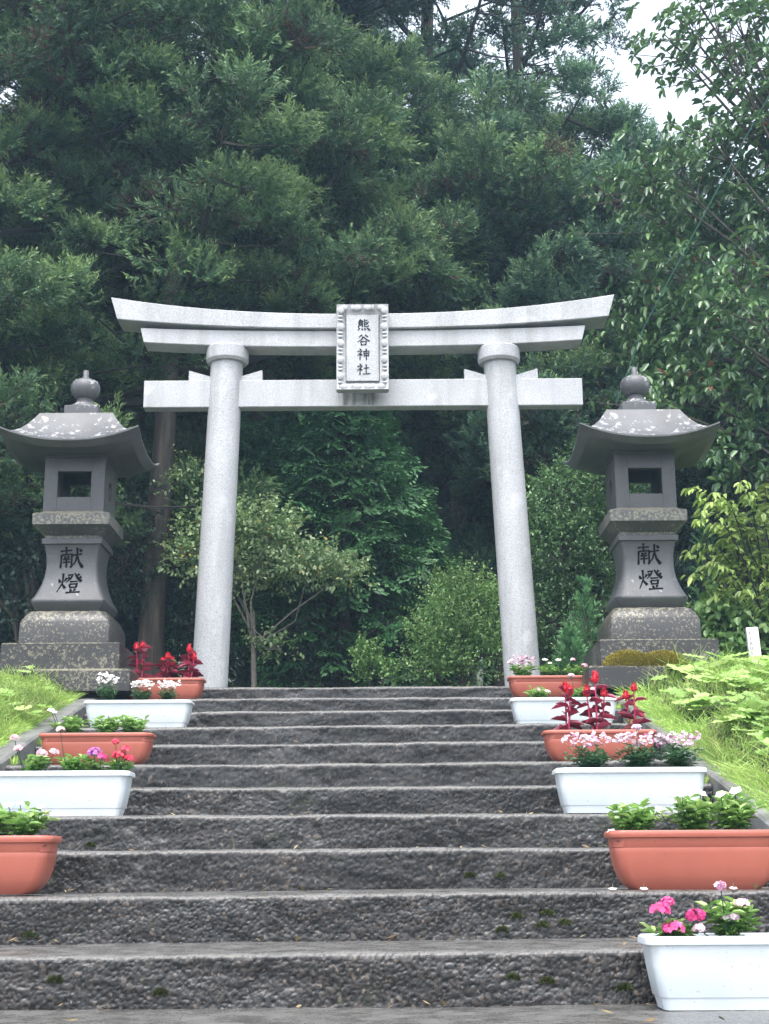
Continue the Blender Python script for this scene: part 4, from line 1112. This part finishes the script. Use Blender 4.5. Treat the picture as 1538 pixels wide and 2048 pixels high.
# dark flat-sprayed cypress in the middle of the gate
def cypress(px, Y, ztop_px, Rb, label, seed, n=520):
    g_ = np.random.default_rng(seed); b = gb(px, Y); Ht = Zp(px, ztop_px, Y) - b[2]
    root = empty('cypress_tree', b, label, 'cypress tree'); mb = MB()
    mb.tube([(0, 0, -.1), (0, 0, Ht * .5), (.02, 0, Ht * .97)], [.09, .06, .01], 10)
    lv = LV()
    for i in range(n):
        q = g_.uniform(0, 1) ** .8; z = Ht * (.08 + .9 * q); a = g_.uniform(0, 6.28)
        R_ = Rb * (1 - q ** 1.6) * g_.uniform(.55, 1.08) + .12
        o_ = np.array([math.cos(a), math.sin(a), 0]); tip = o_ * R_ + np.array([0, 0, z])
        if i % 5 == 0: mb.tube([(0, 0, z - .15), tuple(tip * .5 + np.array([0, 0, .5 * (z - .1)])), tuple(tip)], [.018, .012, .004], 4)
        # flat fan spray: main axis with side axes
        ax_ = unit(o_ + np.array([0, 0, g_.uniform(-.45, .15)]) + g_.normal(size=3) * .25); sdv = unit(np.cross(ax_, np.array([0, 0, 1]) + g_.normal(size=3) * .35)); nn = np.cross(sdv, ax_)
        ln = g_.uniform(.26, .44); Bs = []; Ds = []; Ls = []; Ts = []
        for t in np.linspace(.05, 1, 9):
            for s in (-1, 1):
                sl = ln * .55 * math.sin(math.pi * min(t * .8 + .15, 1)) ; dd = unit(ax_ * .8 + sdv * s * .8 - nn * .15)
                for w_ in (.25, .6, .95):
                    Bs.append(tip + ax_ * ln * (t - .5) + dd * sl * w_ - nn * .25 * sl * w_ * w_); Ds.append(unit(dd + ax_ * .4 * g_.normal() + sdv * .3 * g_.normal() - nn * .35 * w_)); Ls.append(.07 * (1.2 - .4 * w_)); Ts.append(.3 + .5 * w_ + g_.normal() * .1)
        k_ = len(Bs); lv.r(np.array(Bs), np.array(Ds), np.tile(nn, (k_, 1)) + g_.normal(size=(k_, 3)) * .25, np.array(Ls), .024, np.array(Ts) + g_.normal() * .1 - .1, wide=.5)
    mb.build('trunk', M['bark'], root, 60); lv.build('crown', M['cypress'], root)
cypress(690, 13.4, 760, 1.0, 'dark green cypress with flat drooping sprays, standing in the middle of the gate', 5, 900)
cypress(545, 14.0, 830, .8, 'second dark cypress, half hidden behind the small pale leaved tree', 6, 420)
cypress(800, 13.8, 960, .55, 'narrow dark cypress on the right flank of the bigger one', 7, 300)

# small pale-leaved deciduous tree
shrub('deciduous_tree', 'small tree', gb(512, 12.3), [blob(470, 1040, 12.3, 60, 75, 2.0), blob(540, 1060, 12.2, 70, 45, 2.2), blob(620, 1130, 12.1, 95, 34, 2.6), blob(500, 1150, 12.3, 95, 45, 2.6), blob(390, 1090, 12.5, 60, 95, 2.2), blob(375, 960, 12.5, 45, 45, .9), blob(680, 1150, 12.1, 55, 20, .9), blob(550, 1290, 12.3, 38, 26, .5)],
      None, 'pale', 'small deciduous tree with pale wet leaves spreading behind the left pillar', 21, L=.042, W=.027, ntw=1250, per=6, twig=.17, droop=.04, upb=.35, barkm='twig', stem_r=.019, fork=(-.03, .75), tintm=.6, shell=.05)
shrub('shrub', 'shrub', gb(925, 12.2), [blob(930, 1215, 12.2, 75, 55, 2), blob(890, 1275, 12.1, 75, 55, 2), blob(960, 1300, 12.2, 75, 65, 2.4), blob(915, 1175, 12.3, 45, 30, .8), blob(990, 1235, 12.3, 35, 60, .9), blob(870, 1340, 12, 60, 40, 1)],
      None, 'fresh', 'round fresh green shrub just left of the right pillar foot', 22, L=.032, W=.019, ntw=1500, per=7, twig=.22, upb=.5, stem_r=.016, tintm=.66, shell=.1)
shrub('shrub', 'shrub', gb(742, 11.9), [blob(735, 1335, 11.9, 26, 42, 1.4), blob(722, 1310, 11.9, 12, 26, .4), blob(775, 1350, 11.9, 16, 26, .5), blob(748, 1310, 11.9, 12, 30, .4)],
      None, 'fresh', 'small upright shrub at the top of the stairs, centre of the gate', 23, L=.030, W=.02, ntw=230, per=7, twig=.11, upb=.9, stem_r=.006, tintm=.6, shell=.2)
shrub('shrub', 'shrub', gb(1140, 12.8), [blob(1125, 1010, 12.8, 70, 85, 2.4), blob(1180, 960, 13.0, 60, 70, 1.6), blob(1120, 1110, 12.7, 70, 90, 2.6), blob(1180, 1200, 12.8, 60, 100, 2), blob(1110, 1240, 12.6, 60, 80, 2), blob(1230, 1010, 13.2, 60, 130, 2.4), blob(1160, 1310, 12.6, 80, 50, 1.5)],
      None, 'bush', 'large fine leaved evergreen shrub between the right pillar and the right lantern', 24, L=.036, W=.020, ntw=3300, per=7, twig=.15, upb=.25, stem_r=.03, tintm=.62, shell=.55)
def arching_shrub():
    g_ = np.random.default_rng(25); b = np.array(gb(1560, 11.3)); root = empty('shrub', tuple(b), 'arching lime green shrub with drooping leaves at the right edge beside the lantern', 'shrub')
    mb = MB(); lv = LV(); tips = [(1378, 975), (1400, 1000), (1430, 985), (1372, 1105), (1395, 1090), (1385, 1150), (1420, 1125), (1450, 1010), (1480, 965), (1500, 990), (1530, 970), (1415, 1180), (1450, 1190), (1440, 1080), (1470, 1060), (1500, 1060), (1480, 1130), (1520, 1120), (1540, 1050), (1500, 1190), (1545, 1180), (1560, 950), (1590, 1000), (1600, 1080), (1460, 1035), (1535, 1010), (1425, 1050), (1610, 1150)]
    tips += [(g_.uniform(1400, 1620), g_.uniform(1000, 1210)) for _ in range(26)]
    for (px, py) in tips:
        t = np.array(at(px, py, g_.uniform(10.6, 11.8))) - b; side = t * np.array([.45, .5, 0]) + np.array([0, 0, t[2] * 1.02 + .05])
        q = np.linspace(0, 1, 22)[:, None]; P_ = (1 - q) ** 2 * np.array([g_.uniform(-.15, .1), g_.uniform(-.1, .1), 0]) + 2 * q * (1 - q) * side + q * q * t
        mb.tube([tuple(p) for p in P_[::3]], list(np.linspace(.010, .002, len(P_[::3]))), 5)
        for sg in (-1, 1, 0):
            m_ = P_[8:]; k = len(m_); d = np.gradient(m_, axis=0); d = unit(d); sd = unit(np.cross(d, np.tile([0, 0, 1.], (k, 1)))) * sg
            D_ = d * .6 + sd * .8 + g_.normal(size=(k, 3)) * .2; D_[:, 2] -= .55
            ok = g_.uniform(size=k) < (.9 if sg else .5); s_ = g_.uniform(.6, 1.15, k)
            T = np.clip(.35 + .35 * np.linspace(0, 1, k) + g_.normal(size=k) * .18, .17, 1)
            lv.f((m_ + g_.normal(size=(k, 3)) * .012)[ok], D_[ok], (np.tile([0, 0, 1.], (k, 1)) + g_.normal(size=(k, 3)) * .4)[ok], (.088 * s_)[ok], (.034 * s_)[ok], T[ok], droop=.35, fold=.25)
    mb.build('branches', M['branch'], root, 60); lv.build('foliage', M['lime'], root)
arching_shrub()
shrub('bush', 'bush', gb(1490, 11.4), [blob(1440, 1240, 11.3, 65, 50, 2), blob(1500, 1250, 11.3, 60, 60, 2), blob(1560, 1270, 11.3, 60, 70, 2), blob(1430, 1300, 11.2, 55, 45, 1.4)],
      None, 'fresh', 'low bush with heart shaped green leaves behind the white marker post', 26, L=.075, W=.055, ntw=420, per=6, twig=.16, droop=.5, upb=.4, stem_r=.01, tintm=.62, shell=.35)
# dark broad-leaved understorey, left and right
shrub('shrub', 'shrub', gb(60, 12.2), [blob(30, 900, 12.2, 90, 110, 2), blob(40, 1060, 12.2, 110, 100, 2.2), blob(30, 1190, 12.2, 120, 90, 2), blob(250, 1100, 13.0, 60, 150, 1.6), blob(-90, 1050, 12.2, 90, 200, 2)],
      None, 'dark', 'dark bluish evergreen shrub behind the shaft of the left lantern', 27, L=.05, W=.026, ntw=1700, per=6, twig=.18, upb=.2, stem_r=.03, shell=.5)
shrub('shrub', 'shrub', gb(1430, 12.6), [blob(1400, 900, 12.6, 80, 70, 2), blob(1500, 900, 12.6, 90, 90, 2.4), blob(1400, 1030, 12.8, 70, 90, 2), blob(1340, 1130, 12.9, 90, 130, 2.4), blob(1500, 1080, 12.8, 90, 130, 2.4)],
      None, 'dark', 'dark evergreen shrub behind the right lantern', 28, L=.055, W=.028, ntw=2200, per=6, twig=.18, upb=.2, stem_r=.03, shell=.5, tintm=.55)
shrub('shrub', 'shrub', gb(600, 13.2), [blob(600, 1330, 13.2, 130, 50, 2), blob(720, 1320, 13.4, 90, 60, 1.6), blob(470, 1330, 13.0, 60, 50, 1), blob(380, 1240, 13.4, 60, 120, 1.4)],
      None, 'dark', 'low dark undergrowth below the cypress', 29, L=.05, W=.022, ntw=900, per=6, twig=.16, upb=.4, stem_r=.012, shell=.3, tintm=.45)

def big_leaf_tree():
    """magnolia-like tree whose crown hangs in from the right: whorls of big glossy leaves"""
    g_ = np.random.default_rng(91); b = gb(1760, 12.0); base = np.array(b)
    root = empty('broadleaf_tree', b, 'large leaved glossy tree reaching in from the right edge above the lantern', 'broadleaf tree')
    mb = MB(); lv = LV()
    trunk = [np.zeros(3), np.array([-.1, 0, 1.5]), np.array([-.15, -.1, 3]), np.array([-.1, -.1, 4.6]), np.array([0, 0, 6.5])]
    mb.tube(trunk, [.13, .11, .09, .07, .04], 10)
    def addwh(P_, outd, n=7, s=1.):
        m = len(P_)
        for q in range(n):
            an = 2 * math.pi * q / n + g_.uniform(0, 1, m); ref = np.tile([.1, .2, 1.], (m, 1)); U = unit(np.cross(outd, ref)); W_ = np.cross(outd, U)
            D_ = U * np.cos(an)[:, None] + W_ * np.sin(an)[:, None] + outd * g_.uniform(.1, .9, m)[:, None]; D_[:, 2] -= .25
            sc3 = g_.uniform(.65, 1.2, m) * s
            T = np.clip(g_.normal(.5, .2, m), 0, 1); T = np.maximum(T, .17); T[g_.uniform(size=m) < .006] = 0
            lv.f(P_ + D_ * .01, D_, np.tile([0, 0, 1.], (m, 1)) + g_.normal(size=(m, 3)) * .35, .094 * sc3, .042 * sc3, T, droop=.28, fold=.28)
    # limbs towards points of the crown
    ends = [(1350, 30), (1420, 60), (1500, 40), (1360, 110), (1450, 130), (1530, 150), (1470, 90), (1540, 90), (1490, 180), (1560, 30), (1460, 20), (1400, 10), (1520, 200), (1580, 180), (1330, 70), (1420, 275), (1500, 250), (1260, 340), (1340, 350), (1440, 350), (1290, 430), (1390, 450), (1500, 430), (1330, 530), (1440, 540), (1300, 610), (1400, 630), (1500, 620), (1250, 650),
            (1290, 700), (1370, 710), (1460, 720), (1530, 760), (1350, 790), (1430, 810), (1500, 860), (1560, 300), (1580, 500), (1600, 700), (1600, 120), (1390, 880), (1460, 930), (1290, 800)]
    for (px, py) in ends:
        Y = g_.uniform(10.9, 12.6); e_ = np.array(at(px, py, Y)) - base
        tz = max(1.2, e_[2] * .7); st = np.array([-.12, -.05, min(tz, 6.2)])
        mid = (st + e_) / 2 + np.array([0, 0, .12])
        mb.tube([st, mid, e_], [.028, .018, .006], 5)
        gapz = 1.0 if py > 230 else .6
        m = int(28 * gapz); C_ = e_ + g_.normal(size=(m, 3)) * np.array([.20, .30, .15])
        for c_ in C_[::3]: mb.tube([mid * .3 + e_ * .7, c_], [.007, .003], 4)
        od = unit(C_ - mid + g_.normal(size=(m, 3)) * .25)
        addwh(C_, od)
    # scattered whorls that close the crown
    m = 330; m = 1500; pxs = g_.uniform(1240, 1640, m); pys = g_.uniform(-40, 960, m); ok = (pxs > 1250 + np.where(pys < 230, 190, 0) + np.abs(pys - 640) * .22 + np.where(pys > 800, (pys - 800) * .8, 0)); pxs, pys = pxs[ok], pys[ok]
    C_ = np.array([np.array(at(a_, b_, g_.uniform(11.4, 13))) for a_, b_ in zip(pxs, pys)]) - base
    addwh(C_, unit(np.array([-.8, -.5, .3]) + g_.normal(size=(len(C_), 3)) * .5))
    mb.build('trunk', M['bark'], root, 60); lv.build('crown', M['broad'], root)
big_leaf_tree()

# conifer saplings
def sapling(px, py_top, Y, Rb, label, seed):
    g_ = np.random.default_rng(seed); b = gb(px, Y); Ht = Zp(px, py_top, Y) - b[2]
    root = empty('cedar_sapling', b, label, 'sapling', 'young cedar saplings'); mb = MB(); mb.tube([(0, 0, 0), (0, 0, Ht * .6), (0, 0, Ht)], [.014, .009, .002], 6); lv = LV()
    for i in range(60):
        q = g_.uniform(0, 1); z = Ht * (.15 + .85 * q); a = g_.uniform(0, 6.28); ln = Rb * (1 - q) * g_.uniform(.7, 1.15) + .06
        d = unit(np.array([math.cos(a), math.sin(a), .75 + q])); m = 22; t = np.linspace(.1, 1, m)
        P_ = np.array([0, 0, z]) + d * (t * ln)[:, None]; mb.tube([(0, 0, z), tuple(P_[-1])], [.003, .001], 3)
        lv.r(P_, d * .9 + rand_dirs(m, g_) * .7, rand_dirs(m, g_), .055, .013, np.clip(.3 + t * .6, 0, 1))
    mb.build('trunk', M['bark'], root, 60); lv.build('crown', M['sapling'], root)
sapling(1172, 1165, 11.6, .30, 'pale green cedar sapling between the right pillar and the lantern plinth', 1)
sapling(1140, 1270, 11.3, .22, 'lowest cedar sapling, beside the foot of the right pillar', 2)
sapling(1422, 1010, 12.0, .26, 'tall slim cedar sapling right of the right lantern', 3)

# green cord running up through the big-leaved tree
pts = [at(px, py, Y) for px, py, Y in ((1232, 806, 10.75), (1290, 650, 10.7), (1370, 500, 10.6), (1440, 370, 10.5), (1505, 250, 10.4), (1545, 180, 10.3), (1700, -60, 10.1))]
mb = MB(); mb.tube(pts, .0038, 6); o = mb.build('green_cord', M['cord'], None, 60); tag(o, 'thin green cord slanting up in front of the big leaved tree', 'cord')

# ------------------------------------------------------------------ air, sky, light, camera
HAZE = .0028
if HAZE > 0:
    mb = MB(); mb.add([(x, y, z) for z in (-4, 32) for x, y in ((-72, -32), (72, -32), (72, 77), (-72, 77))], [[3, 2, 1, 0], [4, 5, 6, 7], [0, 1, 5, 4], [1, 2, 6, 5], [2, 3, 7, 6], [3, 0, 4, 7]])
    hz_ = bpy.data.materials.new('haze_air'); hz_.use_nodes = True; nt = hz_.node_tree; nt.nodes.clear()
    o_ = nt.nodes.new('ShaderNodeOutputMaterial'); pv = nt.nodes.new('ShaderNodeVolumePrincipled'); pv.inputs['Color'].default_value = (.50, .76, 1, 1); pv.inputs['Density'].default_value = HAZE; pv.inputs['Anisotropy'].default_value = .3
    nt.links.new(pv.outputs[0], o_.inputs['Volume']); o = mb.build('haze', hz_, None, None); tag(o, 'pale rainy haze', 'haze', kind='stuff')

SUN_EL, SUN_AZ = 68, 190
w = bpy.data.worlds.new("World"); sc.world = w; w.use_nodes = True; nt = w.node_tree; nt.nodes.clear()
out = nt.nodes.new('ShaderNodeOutputWorld'); bg = nt.nodes.new('ShaderNodeBackground'); sky = nt.nodes.new('ShaderNodeTexSky')
sky.sky_type = 'NISHITA'; sky.sun_disc = False; sky.sun_elevation = R(SUN_EL); sky.sun_rotation = R(SUN_AZ); sky.air_density = 1.0; sky.dust_density = 4.0; sky.ozone_density = 1.0
hs = nt.nodes.new('ShaderNodeHueSaturation'); hs.inputs['Saturation'].default_value = .37; hs.inputs['Value'].default_value = 1.3
nt.links.new(sky.outputs[0], hs.inputs['Color']); nt.links.new(hs.outputs[0], bg.inputs[0]); nt.links.new(bg.outputs[0], out.inputs[0]); bg.inputs[1].default_value = .15
sl = bpy.data.lights.new('sun', 'SUN'); sl.energy = .5; sl.angle = R(25); sl.color = (1, .97, .94)
so = bpy.data.objects.new('sun', sl); COL.objects.link(so)
az = R(SUN_AZ); dv = Vector((math.sin(az) * math.cos(R(SUN_EL)), math.cos(az) * math.cos(R(SUN_EL)), math.sin(R(SUN_EL))))
so.rotation_euler = dv.to_track_quat('Z', 'Y').to_euler()

cam = bpy.data.cameras.new('camera'); co = bpy.data.objects.new('camera', cam); COL.objects.link(co); sc.camera = co
cam.sensor_fit = 'VERTICAL'; cam.sensor_height = 36; cam.lens = F / 2048 * 36; cam.clip_end = 500; cam.clip_start = .05
from mathutils import Matrix
co.matrix_world = Matrix.Rotation(math.pi / 2 + TH, 4, 'X') @ Matrix.Rotation(-ROLL, 4, 'Z')
sc.view_settings.view_transform = 'Standard'; sc.view_settings.look = 'None'; sc.view_settings.gamma = 1
sc.view_settings.exposure = 1.65
sc.cycles.max_bounces = 6; sc.cycles.diffuse_bounces = 3; sc.cycles.glossy_bounces = 2; sc.cycles.transparent_max_bounces = 6
sc.cycles.use_denoising = True
